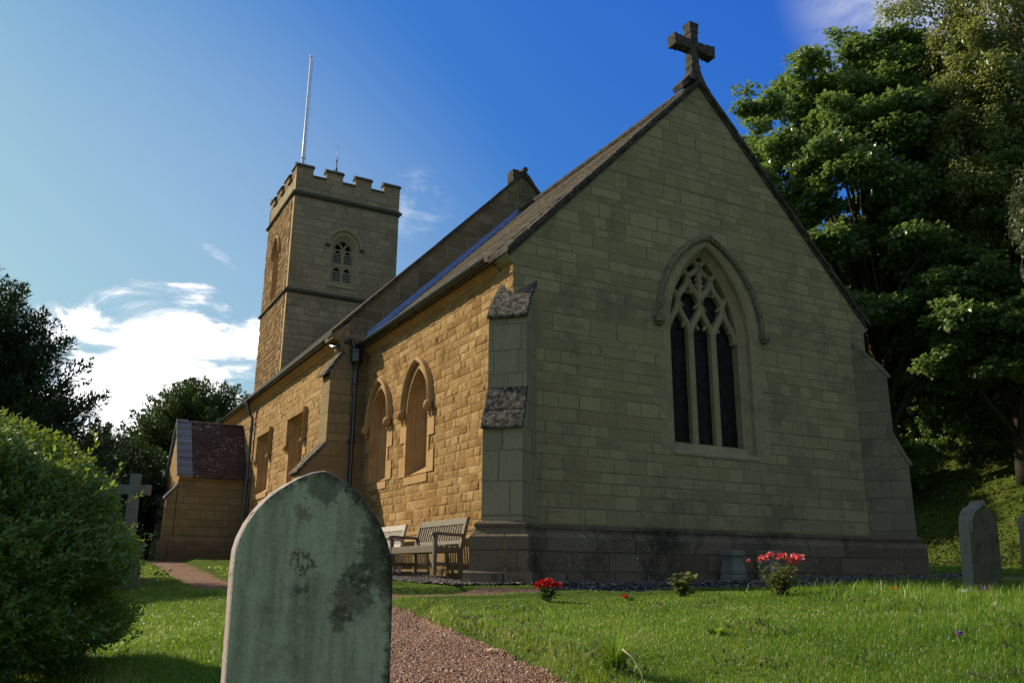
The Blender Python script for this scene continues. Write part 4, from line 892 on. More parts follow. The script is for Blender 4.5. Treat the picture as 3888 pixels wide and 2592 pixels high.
def lobed(P, D, U, L, name, mat, tint, parent=None):
    """five-lobed leaves: star outline as three quads"""
    D = D/np.linalg.norm(D, axis=1)[:, None]; S = np.cross(D, U); S /= np.linalg.norm(S, axis=1)[:, None]+1e-9; Nn = np.cross(S, D)
    uv = np.array([(0,0,0),(.1,.42,.1),(.38,.30,.05),(.62,.46,.12),(.66,.16,0),(1,0,-.06),(.66,-.16,0),(.62,-.46,.12),(.38,-.30,.05),(.1,-.42,.1)])
    n = len(P); V = P[:, None] + L[:, None, None]*(D[:, None]*uv[None, :, :1] + S[:, None]*uv[None, :, 1:2] + Nn[:, None]*uv[None, :, 2:])
    i = 10*np.arange(n)[:, None]; q = np.concatenate([i+np.array([[0,1,2,8]]), i+np.array([[2,3,4,6]]), i+np.array([[8,6,7,8]])[:, :4]])
    q = np.concatenate([i+np.array([[0,2,6,8]]), i+np.array([[2,3,4,6]])]); t = np.concatenate([i+np.array([[0,1,2]]), i+np.array([[0,8,9]]), i+np.array([[8,6,7]]), i+np.array([[4,5,6]])])
    return mesh_np(name, V.reshape(-1, 3), q, mat, parent, np.repeat(tint, 10), tris=t)
r = np.random.default_rng(16); xs, ys = WEEDS; n = len(xs)
tag(leafquads(np.stack([xs, ys, H(xs, ys)+r.uniform(.0, .05, n)], -1), np.stack([r.normal(0, 1, n), r.normal(0, 1, n), r.uniform(.1, 1.3, n)], -1), np.tile([0., 0, 1], (n, 1)), r.uniform(.025, .07, n), r.uniform(.014, .035, n), 'weeds', M['ivy'], np.clip(r.normal(.45, .22, n), 0, 1)), 'low broad leaved weeds growing through the lawn', kind='stuff')
n = 2600; ys = r.uniform(4.4, 9.5, n); xs = r.uniform(-1.6, 2.2, n); pd = pathdist(xs, ys); k = (pd > -.14) & (pd < .32) & (r.random(n) < .75); xs, ys = xs[k], ys[k]; n = len(xs)
tag(blades('dead_grass', xs, ys, r.uniform(.03, .10, n), r.uniform(.003, .007, n), r.uniform(.7, 1.6, n), tintmat('dead_grass_stems', (.16,.10,.05), (.30,.20,.10), (.42,.33,.2)), r.random(n)), 'dry brown grass stems along the path edge', kind='stuff')
r = np.random.default_rng(8); n = 90000; nn_ = 16.6 + 13*r.random(n)**1.3; ss_ = r.uniform(-22, 12, n); xs, ys = W2(nn_, ss_); k = (ys > 5) & (ys < 50) & (xs/ys < .8) & (r.random(n) < .15 + .85*vnoise(xs, ys, .8, 41)); xs, ys = xs[k], ys[k]; n = len(xs)
P = np.stack([xs, ys, H(xs, ys) + r.random(n)**2*.28*vnoise(xs, ys, 1.3, 42)], -1); D = np.stack([r.normal(0, 1, n), r.normal(0, 1, n), r.uniform(-.1, 1.1, n)], -1)
tag(leafquads(P, D, np.tile([0., 0, 1], (n, 1)), r.uniform(.07, .2, n), r.uniform(.05, .1, n), 'undergrowth', M['ivy'], np.clip(r.normal(.4, .2, n)+.35*(vnoise(xs, ys, 1.8, 43)-.45), 0, 1)), kind='stuff')
# ================================================================== TREES AND SHRUBS
M['sycamore'] = leafmat('sycamore_leaves', (.05,.11,.03), (.13,.215,.055), (.30,.38,.12), .4, .34, .6, (.34,.48,.09))
M['lime'] = leafmat('lime_leaves', (.075,.115,.028), (.20,.24,.06), (.40,.39,.15), .42, .36, .6, (.52,.56,.14))
M['ivyleaf'] = leafmat('ivy_leaves', (.03,.05,.022), (.075,.105,.045), (.19,.21,.11), .2, .32, .6)
M['yew'] = leafmat('yew_needles', (.012,.028,.009), (.024,.05,.014), (.05,.085,.022), .15, .5, .25)
M['yewfar'] = leafmat('sunlit_yew', (.02,.045,.015), (.05,.09,.026), (.10,.15,.04), .2, .5, .25)  # far yew greens brightened, sunlight put into the leaf colour
M['bush'] = leafmat('clipped_bush_leaves', (.035,.10,.02), (.08,.18,.03), (.2,.29,.045), .42, .33, .6, (.5,.6,.05))
def norm(a): return a/(np.linalg.norm(a, axis=-1, keepdims=True)+1e-9)
def limbs(mb, base, h, tips, r0, lean=(0,0), seed=1, trunk_top=.75):
    rs = np.random.default_rng(seed); bx, by, bz = base; tr_ = []
    for k in range(7):
        t = k/6; tr_.append((bx+lean[0]*t+rs.normal(0,.12)*t, by+lean[1]*t+rs.normal(0,.12)*t, bz-.3+h*trunk_top*t))
    mb.tube(tr_, [r0*(1.25 if k == 0 else 1-.8*k/6) for k in range(7)], 9)
    for tp in tips:
        t = np.clip((tp[2]-bz)/h*.62, .12, .95)*6; k = int(min(5, t)); a = Vector(tr_[k]).lerp(Vector(tr_[k+1]), t-k); b = Vector(tp); d = (b-a).length
        m1 = a.lerp(b, .35) + Vector((rs.normal(0,.06)*d, rs.normal(0,.06)*d, .06*d)); m2 = a.lerp(b, .7) + Vector((rs.normal(0,.05)*d, rs.normal(0,.05)*d, .08*d))
        q = r0*(.34-.02*k); mb.tube([a, m1, m2, b], [q, q*.65, q*.4, q*.12], 5, False)
def tree(name, label, base, h, clumps, per, leaf, mat, r0, seed, cat='tree', group=None, lobes=True, flat=.45, droop=.25, light=(-.75,-.1,.6), lean=(0,0), ntips=34, lsz=(.7,1.25)):
    """clumps: (m, 4) array of clump centres and radii (world)"""
    rs = np.random.default_rng(seed); root = thing(name, label, cat, base, 0, group)
    off = np.array(base); C = clumps[:, :3]-off; R = clumps[:, 3]; m = len(C)
    mb = MB(); sel = rs.permutation(m)[:ntips]; limbs(mb, (0,0,0), h, C[sel], r0, lean, seed); mb.build('trunk', M['bark'], root, True, recalc=False)
    cnt = np.maximum(8, (per*(R/R.mean())**2)).astype(int); ci = np.repeat(np.arange(m), cnt); n = len(ci)
    # sprays: leaves sit on a few shoots inside each clump
    d = norm(rs.normal(0, 1, (n, 3))); rad = rs.random(n)**.45
    sub = (rs.integers(0, 7, n)+ci*7); sc_ = rs.normal(0, 1, (m*7, 3)); sc_ = norm(sc_)*rs.uniform(.35, 1, (m*7, 1)); 
    loc = sc_[sub]*.72 + d*rad[:, None]*.42
    loc[:, 2] *= flat; P = C[ci] + loc*R[ci][:, None]
    out = norm(loc*np.array([1,1,1/flat])*.8 + rs.normal(0, .55, (n, 3))); out[:, 2] -= droop; out = norm(out)
    U = norm(np.array([0,0,.8])+rs.normal(0, .4, (n, 3))+.75*np.array(light))
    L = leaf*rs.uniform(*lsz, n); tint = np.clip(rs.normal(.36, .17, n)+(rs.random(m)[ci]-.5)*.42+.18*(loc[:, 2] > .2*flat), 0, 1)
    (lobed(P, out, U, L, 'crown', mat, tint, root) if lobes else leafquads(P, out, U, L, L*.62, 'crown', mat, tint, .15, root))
    return root
def crown(c, rx, ry, rz, m, r, seed, shell=.55, lump=.25, bottom=-.75):
    rs = np.random.default_rng(seed); out = []
    lobes_ = norm(rs.normal(0, 1, (9, 3))); la = rs.uniform(-lump, lump, 9)
    while len(out) < m:
        d = norm(rs.normal(0, 1, 3)); 
        if d[2] < bottom: continue
        k = (shell+(1-shell)*rs.random()**.6) * (1 + sum(a*max(0, float(np.dot(d, l)))**4 for a, l in zip(la, lobes_)))
        out.append((c[0]+d[0]*k*rx, c[1]+d[1]*k*ry, c[2]+d[2]*k*rz, r*rs.uniform(.65, 1.3)))
    return np.array(out)
TG = 'broadleaved trees on the bank behind the church'
def base(x, y): return (x, y, Hs(x, y))
# spreading sycamore right behind the gable
b = base(13.3, 29.5)
cl = np.concatenate([crown((13.3,29.0,12.6), 4.6, 4.2, 7.6, 185, 1.15, 1), crown((13.8,28.5,17.6), 2.3, 2.3, 2.1, 40, .9, 2, .3), crown((11.4,28.0,13.5), 2.6, 3, 4.2, 60, 1.0, 3, .35)])
tree('sycamore_tree', 'tall spreading sycamore with layered dark green foliage just right of the gable cross', b, 20, cl, 640, .15, M['sycamore'], .42, 31, group=TG)
b = base(16.5, 27.0)
cl = np.concatenate([crown((16.6,26.6,9.2), 3.5, 3.2, 5.6, 120, 1.0, 4), crown((14.6,25.2,7.4), 2.4, 2.0, 2.7, 60, .85, 5, .3)])
tree('sycamore_tree', 'lower sycamore with bright leafy boughs hanging between the church and the tallest tree', b, 13, cl, 520, .145, M['sycamore'], .3, 32, group=TG)
b = base(19.2, 27.8)
cl = np.concatenate([crown((18.3,26.0,17.0), 4.0, 3.8, 9.2, 200, .95, 6, .6, .2), crown((15.5,24.6,14.6), 1.5, 1.6, 5.6, 90, .75, 7, .3), crown((18.0,24.6,23.5), 2.6, 2.4, 3.2, 60, .8, 8, .3)])
tree('lime_tree', 'tallest tree with pale yellow green drooping foliage at the right edge', b, 24, cl, 600, .125, M['lime'], .5, 33, group=TG, lobes=False, flat=1.1, droop=.9, lsz=(.6,1.3))
b = base(14.6, 20.9)
cl = np.concatenate([crown((14.6,20.9,7.6), .95, .9, 3.8, 70, .5, 9, .4), crown((14.3,20.7,4.2), .9, .9, 1.6, 30, .45, 10, .3), crown((14.5,20.7,1.9), .75, .7, 1.5, 34, .4, 13, .3)])
tree('ivy_clad_tree', 'narrow trunk smothered in grey green ivy at the right edge below the tallest tree', b, 9, cl, 300, .10, M['ivyleaf'], .22, 34, group=TG, lobes=False, flat=1.3, droop=.8)
b = base(21, 38)
tree('beech_tree', 'shaded tree far back on the bank, seen in the gap between the sycamores', b, 17, crown((21,38,11.5), 7.5, 3.4, 8.5, 170, 1.6, 11, .35), 300, .24, M['sycamore'], .4, 35, group=TG)
b = base(10.5, 37)
tree('beech_tree', 'dark tree behind the tall sycamore, showing past the slope of the gable', b, 16, crown((10.8,37,10), 5, 3, 8.0, 120, 1.5, 12, .35), 300, .24, M['sycamore'], .4, 36, group=TG)
# understorey shrubs on the bank
sh = [(13.4,30.4,1.5,2.0,'laurel shrub with glossy leaves on the bank beside the corner buttress'),(16.2,29.6,1.6,1.9,'low leafy shrub on the bank above the single headstone'),(18.6,27.6,1.5,2.0,'pale leaved shrub on the bank above the edge headstone'),(11.2,32.5,1.8,2.6,'shady elder bush under the tall sycamore')]
for i_, (x, y, r_, h_, lb) in enumerate(sh):
    b = base(x, y); tree('shrub', lb, b, h_, crown((x,y,b[2]+h_*.72), r_, r_*.9, h_*.62, 46, .42, 50+i_, .45), 130, .15, M['sycamore' if i_ != 2 else 'ivyleaf'], .06, 60+i_, 'shrub', 'shrubs under the trees on the bank', lobes=False, flat=.7, droop=.3, ntips=14)
# dark far wood closing the view under the trees
r = np.random.default_rng(77); n = 60000; nn_ = r.uniform(27, 40, n); ss_ = r.uniform(-40, 16, n); xs, ys = W2(nn_, ss_); z0 = H(xs, ys); hgt = 3 + 9*vnoise(xs, ys, 5, 61)
P = np.stack([xs, ys, z0 + r.random(n)*hgt], -1); D = norm(r.normal(0, 1, (n, 3)))
tag(leafquads(P, D, norm(np.array([0,0,1.])+r.normal(0, .5, (n, 3))), r.uniform(.4, .8, n), r.uniform(.3, .55, n), 'woodland', M['sycamore'], np.clip(r.normal(.25, .15, n), 0, 1)), 'dark wood closing the view far up the bank', kind='stuff')

# yews: sprays radiating from the stem, each spray a tapering plume of short twigs
def yew(name, label, bs, h, rx, n_spray, length, seed, mat, cat='tree', upright=.35, top=1.0, tw=.16, per=230, prof=None, group=None, lowest=.12):
    rs = np.random.default_rng(seed); root = thing(name, label, cat, bs, 0, group); mb = MB()
    P, D, L, Tn = [], [], [], []
    mb.tube([(0,0,-.3),(0,.05,h*.4),(0,0,h*.8)], [.3*rx/3+.08,.2*rx/3+.05,.05], 8)
    for i in range(n_spray):
        t = lowest + (1-lowest)*rs.random()**.85; az = rs.uniform(0, 6.283); rr = rx*(prof(t) if prof else math.sqrt(max(.02, 1-t**2.2)))*rs.uniform(.8, 1.12)
        el = upright + .9*t*t; dirv = norm(np.array([math.cos(az)*math.cos(el), math.sin(az)*math.cos(el), math.sin(el)]))
        tip = np.array([math.cos(az)*rr, math.sin(az)*rr, t*h*top]); ln = length*rs.uniform(.7, 1.25); st = tip-dirv*ln
        if i % 3 == 0: mb.tube([(0, 0, max(.2, st[2]-.8)), tuple(st), tuple(st+dirv*ln*.8)], [.07, .045, .012], 4, False)
        k = per; u = rs.random(k)**.9; side = norm(np.cross(dirv, rs.normal(0, 1, (k, 3)))); w = (1-u)**.8*ln*(.30 if upright < 1 else .14) + .03
        off = side*w[:, None]*rs.random(k)[:, None]**.6; off[:, 2] -= w*.35*rs.random(k)
        P.append(st + dirv*(u*ln)[:, None] + off - dirv*.05); D.append(norm(dirv*.75 + side*.8 + rs.normal(0, .25, (k, 3)))); L.append(tw*rs.uniform(.6, 1.25, k)*(1-.35*u)); Tn.append(np.clip(rs.normal(.35, .2, k)+.35*(u-.6), 0, 1))
    P, D, L, Tn = map(np.concatenate, (P, D, L, Tn)); n = len(P)
    mb.build('trunk', M['bark'], root, True, recalc=False)
    leafquads(P, D, norm(np.array([0,0,1.])+rs.normal(0, .4, (n, 3))), L, L*.36, 'crown', mat, Tn, .1, root)
    return root
b = base(-11.4, 16.6)
yew('yew_tree', 'large dark yew with spiky plumes against the bright sky at the left edge', b, 6.35, 3.95, 640, 1.9, 5, M['yew'], upright=.32, tw=.15, per=270, prof=lambda t: (1.03-.8*t**2.0), lowest=.05)
b = base(-16.6, 45)
yew('yew_tree', 'broad yew with feathery top beyond the porch roof', b, 9.6, 5.2, 420, 2.2, 6, M['yewfar'], upright=.3, tw=.3, per=170, prof=lambda t: math.sqrt(max(.03, 1-t**2.6)), lowest=.05)
b = base(-21.5, 44)
yew('yew_tree', 'smaller yew at the left of the broad yew beyond the porch', b, 7.0, 3.2, 200, 1.9, 16, M['yewfar'], upright=.35, tw=.3, per=150, lowest=.05)
for i_, (x, y, h_, lb) in enumerate([(-16.3,30.5,4.4,'leftmost upright dark yew of the clipped row, half behind the big bush'),(-14.9,30.8,4.5,'middle upright dark yew of the clipped row behind the stone cross'),(-13.6,30.3,4.0,'rightmost upright dark yew of the clipped row, nearest the porch')]):
    b = base(x, y); yew('upright_yew', lb, b, h_, 1.0, 170, 1.5, 20+i_, M['yew'], upright=1.4, tw=.2, per=130, prof=lambda t: .95*(1-.25*t)*(1 if t < .85 else .8), group='upright yews beyond the stone cross', lowest=.05)

# big clipped bush in the left foreground
def bush(bs, label, seed, R=(1.25,1.1,.90), zc=.80, n_shoot=18000):
    rs = np.random.default_rng(seed); root = thing('bush', label, 'bush', bs); mb = MB()
    for k in range(9):
        a = k*.7; mb.tube([(0,0,-.1),(.12*math.cos(a),.12*math.sin(a),.25),(.5*math.cos(a),.5*math.sin(a),.75+.08*k)], [.03,.022,.008], 5)
    mb.build('stems', M['bark'], root, True, recalc=False)
    d = norm(rs.normal(0, 1, (n_shoot, 3))); d = d[d[:, 2] > -.8]; n = len(d)
    lump = 1 + .07*np.sin(d[:, 0]*7+1)*np.sin(d[:, 1]*6+2)*np.cos(d[:, 2]*8) + .05*np.sin(d[:, 2]*13+d[:, 0]*9) + .05*(vnoise(d[:,0]*3+9, d[:,2]*3+d[:,1]*2, .6, 3)-.5)
    k = lump*(1-.30*rs.random(n)**2.0)*(1+.17*(rs.random(n) > .955)*rs.random(n)) - .14*sst(vnoise(d[:,0]*4+20+d[:,1], d[:,2]*4+11-d[:,1], .55, 17), .62, .85); low = 1
    sup = np.where(d[:, 2] > 0, (np.hypot(d[:, 0], d[:, 1])**1.5+np.abs(d[:, 2])**1.5)**(-1/1.5), (np.hypot(d[:, 0], d[:, 1])**3+np.abs(d[:, 2])**3)**(-1/3))
    tip = d*(k*sup)[:, None]*np.array(R)*low; tip[:, 2] += zc
    ax = norm(d*.75 + np.array([0,0,.55]) + rs.normal(0, .28, (n, 3)))
    per = 9; u = np.tile(np.linspace(-1, .15, per), n)*.10; ci = np.repeat(np.arange(n), per); m = len(ci); ph = np.tile(np.arange(per)*2.4, n)+np.repeat(rs.uniform(0, 6, n), per)
    A = ax[ci]; s1 = norm(np.cross(A, np.array([.3,.5,.81]))); s2 = np.cross(A, s1); side = s1*np.cos(ph)[:, None] + s2*np.sin(ph)[:, None]
    P = tip[ci] + A*u[:, None]; D = norm(side*.85 + A*.75 + rs.normal(0, .15, (m, 3))); L = rs.uniform(.030, .054, m)
    tint = np.clip(rs.normal(.3, .14, m) + np.repeat(rs.normal(.05, .14, n), per) + .25*(np.tile(np.arange(per), n) > per-4) , 0, 1)
    leafquads(P, D, norm(A + rs.normal(0, .2, (m, 3))), L, L*.42, 'foliage', M['bush'], tint, .12, root)
bush(base(-3.62, 5.3), 'big rounded clipped bush with bright new shoots in the left foreground', 9)

# ================================================================== HEADSTONES, BENCHES, SMALL THINGS
def stonemat():
    t = NT('green_algae_headstone'); ob = t.obj(); at = t.n('ShaderNodeAttribute', attribute_name='rim'); f = at.outputs['Fac']
    n1 = t.noise(ob, 5, 6, .7); n2 = t.noise(ob, 30, 5, .75); n3 = t.noise(ob, 2.3, 4, .6); mp = t.n('ShaderNodeMapping'); mp.inputs['Scale'].default_value = (9,9,1.3); t.l(ob, mp.inputs[0]); streak = t.noise(mp.outputs[0], 1.6, 5, .65)
    col = t.mix(t.step(streak, .38, .66), (.43,.49,.30), (.285,.32,.185)); col = t.mix(t.math('MULTIPLY', t.step(n1, .5, .72), .55), col, (.10,.085,.055))
    col = t.mix(t.math('MULTIPLY', t.step(n2, .52, .72), .25), col, (.54,.57,.41))
    def ring(cx, cz, r0, r1, c, k, el=1.0):                                      # lichen rosettes and dark growths with their own outline
        nonlocal col
        sp = t.n('ShaderNodeSeparateXYZ'); t.l(ob, sp.inputs[0]); dx = t.math('SUBTRACT', sp.outputs[0], cx); dz = t.math('MULTIPLY', t.math('SUBTRACT', sp.outputs[2], cz), el)
        dd = t.math('ADD', t.math('SQRT', t.math('ADD', t.math('MULTIPLY', dx, dx), t.math('MULTIPLY', dz, dz))), t.math('MULTIPLY', t.math('SUBTRACT', n2, .5), .20))
        dd = t.math('ADD', dd, t.math('MULTIPLY', t.math('SUBTRACT', n1, .5), .11))
        w = t.math('MULTIPLY', t.math('SUBTRACT', 1.0, t.step(dd, r1*.75, r1*1.2)), t.step(dd, r0*.5, r0+.001) if r0 > 0 else 1.0); col = t.mix(t.math('MULTIPLY', w, k), col, c)
    ring(-.065,.02,.013,.034,(.10,.05,.025),.8); ring(-.06,-.07,.0,.028,(.05,.05,.035),.6); ring(.13,-.10,.0,.08,(.11,.085,.06),.7); ring(.15,-.02,.0,.05,(.06,.058,.042),.65); ring(.09,-.17,.0,.04,(.08,.055,.04),.6); ring(.235,.06,.0,.09,(.05,.052,.035),.75,.6); ring(.0,.30,.0,.06,(.03,.034,.026),.55); ring(-.07,.20,.0,.03,(.09,.06,.04),.5)
    e = t.math('ADD', t.math('MULTIPLY', f, .72), t.math('MULTIPLY', t.math('SUBTRACT', n2, .5), 1.2)); e = t.math('ADD', e, t.math('MULTIPLY', t.math('SUBTRACT', n1, .5), .7))
    sx_ = t.n('ShaderNodeSeparateXYZ'); t.l(ob, sx_.inputs[0]); e = t.math('ADD', e, t.math('ADD', t.math('MULTIPLY', sx_.outputs[0], .75), t.math('MULTIPLY', sx_.outputs[2], .3)))
    col = t.mix(t.math('MULTIPLY', t.step(e, .46, .92), .93), col, (.03,.03,.018))
    n4 = t.noise(ob, 75, 3, .6); col = t.mix(t.math('MULTIPLY', t.step(n4, .6, .68), .45), col, (.5,.53,.42)); col = t.mix(t.math('MULTIPLY', t.step(n4, .40, .33), .4), col, (.07,.075,.05))
    nb = t.bump(t.math('ADD', n2, t.math('MULTIPLY', n1, .6)), 1, .010); t.bsdf(col, .95, nb, .1); return t.m
M['algae'] = stonemat(); M['stoneside'] = blotch('pale_headstone_edge', (.42,.35,.31), (.10,.085,.075), (.56,.48,.44), 14, (.56,.66), (.55,.66))
M['stonegrey'] = blotch('grey_headstone', (.12,.11,.07), (.07,.07,.042), (.17,.16,.11), 4, (.45,.62), (.6,.75)); M['stonesidegrey'] = blotch('grey_headstone_edge', (.20,.19,.155), (.07,.068,.055), (.3,.29,.25), 9, (.55,.7), (.6,.7))
M['crossstone'] = plain('grey_cross_stone', (.21,.21,.165), (.15,.155,.12), .9, 5, .006, .15, (.12,.13,.1), .5)  # tone darkened to stand for the yew's shade on the cross
def headstone(prof, th, spine_z, rings=7):
    """face built of nested rings so the dark growth can follow the rim"""
    mb = MB(); P = [Vector((u, v)) for u, v in prof]; zmin = min(p.y for p in P)
    def ins(k):
        out = []
        for p in P:
            s = 1-k; out.append((p.x*s, p.y if p.y <= zmin+.001 else (p.y-(p.y-spine_z)*k if p.y > spine_z else p.y)))
        return out
    levels = [0,.035,.08,.14,.22,.35,.6,.93]
    for y, sgn in ((0, 1), (th, 1)):
        loops = []
        for k in levels:
            mb.av = max(0, 1-k/.30); loops.append([mb.add((u, y+(.004 if k == 0 else 0)*(1 if y == 0 else -1), v)) for u, v in ins(k)])
        for a, b in zip(loops[:-1], loops[1:]):
            for i in range(len(P)-1): mb.face((a[i], a[i+1], b[i+1], b[i]))
        mb.face(loops[-1])
    mb.av = 1.0; mb.mat = 1
    f = [mb.add((u, .004, v)) for u, v in prof]; m1 = [mb.add((u*1.012, .014, v+.003*(v > spine_z))) for u, v in prof]; m2 = [mb.add((u*1.012, th-.014, v+.003*(v > spine_z))) for u, v in prof]; g_ = [mb.add((u, th-.004, v)) for u, v in prof]
    for a, b in ((f, m1), (m1, m2), (m2, g_)):
        for i in range(len(P)-1): mb.face((a[i], a[i+1], b[i+1], b[i]))
    return mb
half = [(-.300,-.95),(-.298,-.38),(-.302,-.15),(-.305,.0),(-.303,.06),(-.293,.105),(-.272,.155),(-.245,.2),(-.21,.243),(-.172,.277),(-.13,.306),(-.09,.33),(-.05,.348),(-.02,.355),(0,.3565),(.02,.349),(.05,.336),(.09,.316),(.13,.286),(.165,.252),(.195,.215),(.222,.178),(.246,.132),(.265,.09),(.278,.045),(.286,.0),(.291,-.15),(.294,-.38),(.297,-.95)]
mb = headstone(half, .085, .0); o = mb.build('headstone', [M['algae'], M['stoneside']], None, False, recalc=False, attr='rim'); o.location = (-.70, 3.2, 0); o.rotation_euler = (0,0,YAW)
tag(o, 'large round topped headstone green with algae, closest to the camera on the grass', 'headstone')
def headstone2(loc, label, seed, rz):
    rs = random.Random(seed); t = thing('headstone', label, 'headstone', loc, rz, 'headstones on the lawn beside the church')
    w = .33; pr = [(-w,-.35),(-w,.76),(-.318,.85),(-.29,.93),(-.245,.99),(-.18,1.04),(-.11,1.07),(-.06,1.10),(-.035,1.145),(.015,1.15),(.05,1.105),(.12,1.085),(.19,1.05),(.25,.99),(.295,.91),(.32,.83),(w,.76),(w,-.35)]
    t.rotation_euler = (0, .085, rz); mb = headstone(pr, .16, .6); o = mb.build('slab', [M['stonegrey'], M['stonesidegrey']], t, False, recalc=False, attr='rim')
    mb = MB()                                     # carved rope work along the shoulders
    pts = [(-w+.005,.72),(-.315,.85),(-.29,.92),(-.24,.98),(-.17,1.03),(-.1,1.06),(-.04,1.12)]
    for k in range(len(pts)-1):
        for q in range(3):
            a = (pts[k][0]+(pts[k+1][0]-pts[k][0])*q/3, pts[k][1]+(pts[k+1][1]-pts[k][1])*q/3); mb.ball((a[0]+.012, -.012, a[1]-.012), .026, 7, 5, (1,.8,1))
    mb.prism([(-.075,1.07),(-.07,1.14),(.03,1.165),(.05,1.10)], lambda u, v, t_: (u, t_, v), -.02, .14)
    mb.build('carved_edge', M['stonesidegrey'], t); return t
headstone2((6.44, 11.75, Hs(6.5,11.8)+.10), 'grey headstone with carved rope edge standing alone right of the corner buttress', 1, YAW+.02)
headstone2((7.42, 12.0, Hs(7.4,12.0)+.04), 'grey headstone cut off by the right edge of the photo', 2, YAW-.06)
# stone cross on a stepped base
t = thing('stone_cross', 'tall plain stone cross monument beside the big bush', 'cross', (-7.3, 16.5, Hs(-7.3,16.5)), .22)
zb_ = Hs(-7.3,16.5); top = 1.76-zb_; am = 1.455-zb_
mb = MB(); sx = .098; pl = [(-.13,.3),(-.095,am-.10),(-.10,am-.09),(-.30,am-.105),(-.30,am+.10),(-.09,am+.09),(-.098,top),(.098,top),(.09,am+.09),(.30,am+.10),(.30,am-.105),(.10,am-.09),(.095,am-.10),(.13,.3)]
mb.prism(pl, lambda u, v, q: (u, q, v), -.075, .075); mb.build('cross', M['crossstone'], t, bevel=.012)
mb = MB(); mb.box(-.33,.33,-.33,.33,-.2,.14); mb.box(-.24,.24,-.24,.24,.14,.32); mb.build('base', M['crossstone'], t, bevel=.015)
o = MB(); o.prism([(-.18,-.2),(-.18,.20),(-.12,.26),(.12,.26),(.18,.20),(.18,-.2)], lambda u, v, q: (u, q, v), -.06, .06); o = o.build('footstone', M['stonegrey'], None, bevel=.01); o.location = (-6.55, 14.9, Hs(-6.55,14.9)); o.rotation_euler = (0,0,.3); tag(o, 'small grey footstone in the grass at the edge of the big bush', 'footstone')

# benches (local: x along the seat, y towards the wall, front at y = 0)
def bench(label, wl, mat, loc, rz):
    t = thing('bench', label, 'bench', loc, rz, 'slatted benches along the south wall'); w = wl/2
    def bx(name, *a, T=None): mb = MB(); mb.box(*a, T=T); return mb.build(name, mat, t, bevel=.006)
    rk = lambda x, y, z: (x, y+max(0, z-.42)*.24, z)
    for sx in (-1, 1):
        x = sx*(w-.035)
        bx('leg', x-.035, x+.035, 0, .06, 0, .60); mb = MB(); mb.loft([[rk(xx, yy, z) for xx, yy in ((x-.035,.46),(x+.035,.46),(x+.035,.52),(x-.035,.52))] for z in (0,.42,.65,.90)], True, True); mb.build('leg', mat, t, bevel=.006)
        mb = MB(); mb.loft([[(xx, y, z) for xx, z in ((x-.04,zt-.045),(x+.04,zt-.045),(x+.04,zt),(x-.04,zt))] for y, zt in ((-.05,.615),(-.03,.64),(.05,.65),(.3,.635),(.53,.63))], True, True); mb.build('arm', mat, t, bevel=.006)
        bx('stretcher', x-.02, x+.02, .06, .46, .12, .18); bx('side_rail', x-.022, x+.022, .06, .46, .33, .41)
    bx('front_rail', -w+.07, w-.07, .01, .045, .33, .42); bx('back_rail', -w+.07, w-.07, .47, .505, .33, .41)
    for k in range(5): bx('seat_slat', -w+.01, w-.01, .015+k*.09, .085+k*.09, .42-.004*k, .443-.004*k)
    mb = MB(); mb.loft([[rk(x, y, z) for y, z in ((.465,.79),(.515,.79),(.515,.885),(.465,.895))] for x in (-w+.07, w-.07)], True, True); mb.build('top_rail', mat, t, bevel=.006)
    mb = MB(); mb.loft([[rk(x, y, z) for y, z in ((.47,.47),(.51,.47),(.51,.53),(.47,.53))] for x in (-w+.07, w-.07)], True, True); mb.build('lower_rail', mat, t, bevel=.006)
    n = 19
    for k in range(n):
        x = -w+.12+(wl-.24)*k/(n-1); mb = MB(); mb.loft([[rk(xx, yy, z) for xx, yy in ((x-.022,.48),(x+.022,.48),(x+.022,.50),(x-.022,.50))] for z in (.52,.66,.80)], True, True); mb.build('back_slat', mat, t)
    return t
def local(n, s): x, y = W2(n, s); return (x, y, Hs(x, y)+.01)
x0, y0 = W2(-1.02, 1.69); bench('weathered grey slatted bench standing against the lit wall beside the corner buttress', 1.98, M['teak'], (x0, y0, -.055), YAW-math.pi/2)
x0, y0 = W2(-1.0, 4.32); bench('silvery bench behind the green headstone, only its end and back showing', 1.8, M['paleteak'], (x0, y0, -.06), YAW-math.pi/2)

# two weathered stone fragments by the east wall
def fragment(label, n, s, rz, seed):
    mb = MB(); sec = [(-.03,.20,.17),(.02,.225,.19),(.10,.225,.19),(.125,.195,.165),(.135,.21,.18),(.19,.212,.18),(.25,.19,.16),(.34,.165,.14),(.395,.172,.145),(.405,.21,.18),(.47,.215,.185),(.485,.20,.17)]
    sec = [(z*1.13,a*.8,b*.8) for z,a,b in sec]; mb.loft([[(-a,-b,z),(-a*.2,-b*1.03,z),(a,-b,z),(a*1.02,b,z),(-a,b,z)] for z, a, b in sec], True, True)
    for k in range(4): mb.box(.132, .148, -.096+.052*k, -.076+.052*k, .22, .41)
    o = mb.build('stone_fragment', M['crossstone'], None, False, bevel=.01); x, y = W2(n, s); o.location = (x, y, Hs(x, y)-.0); o.rotation_euler = (0,0,rz); return tag(o, label, 'carved stone', None, 'carved stone fragments at the foot of the east wall')
fragment('waisted carved stone block standing clear at the foot of the east wall', 4.18, -.45, YAW+.1, 1); fragment('carved stone block half hidden behind the pink rose bush', 5.06, -.45, YAW+.05, 2)

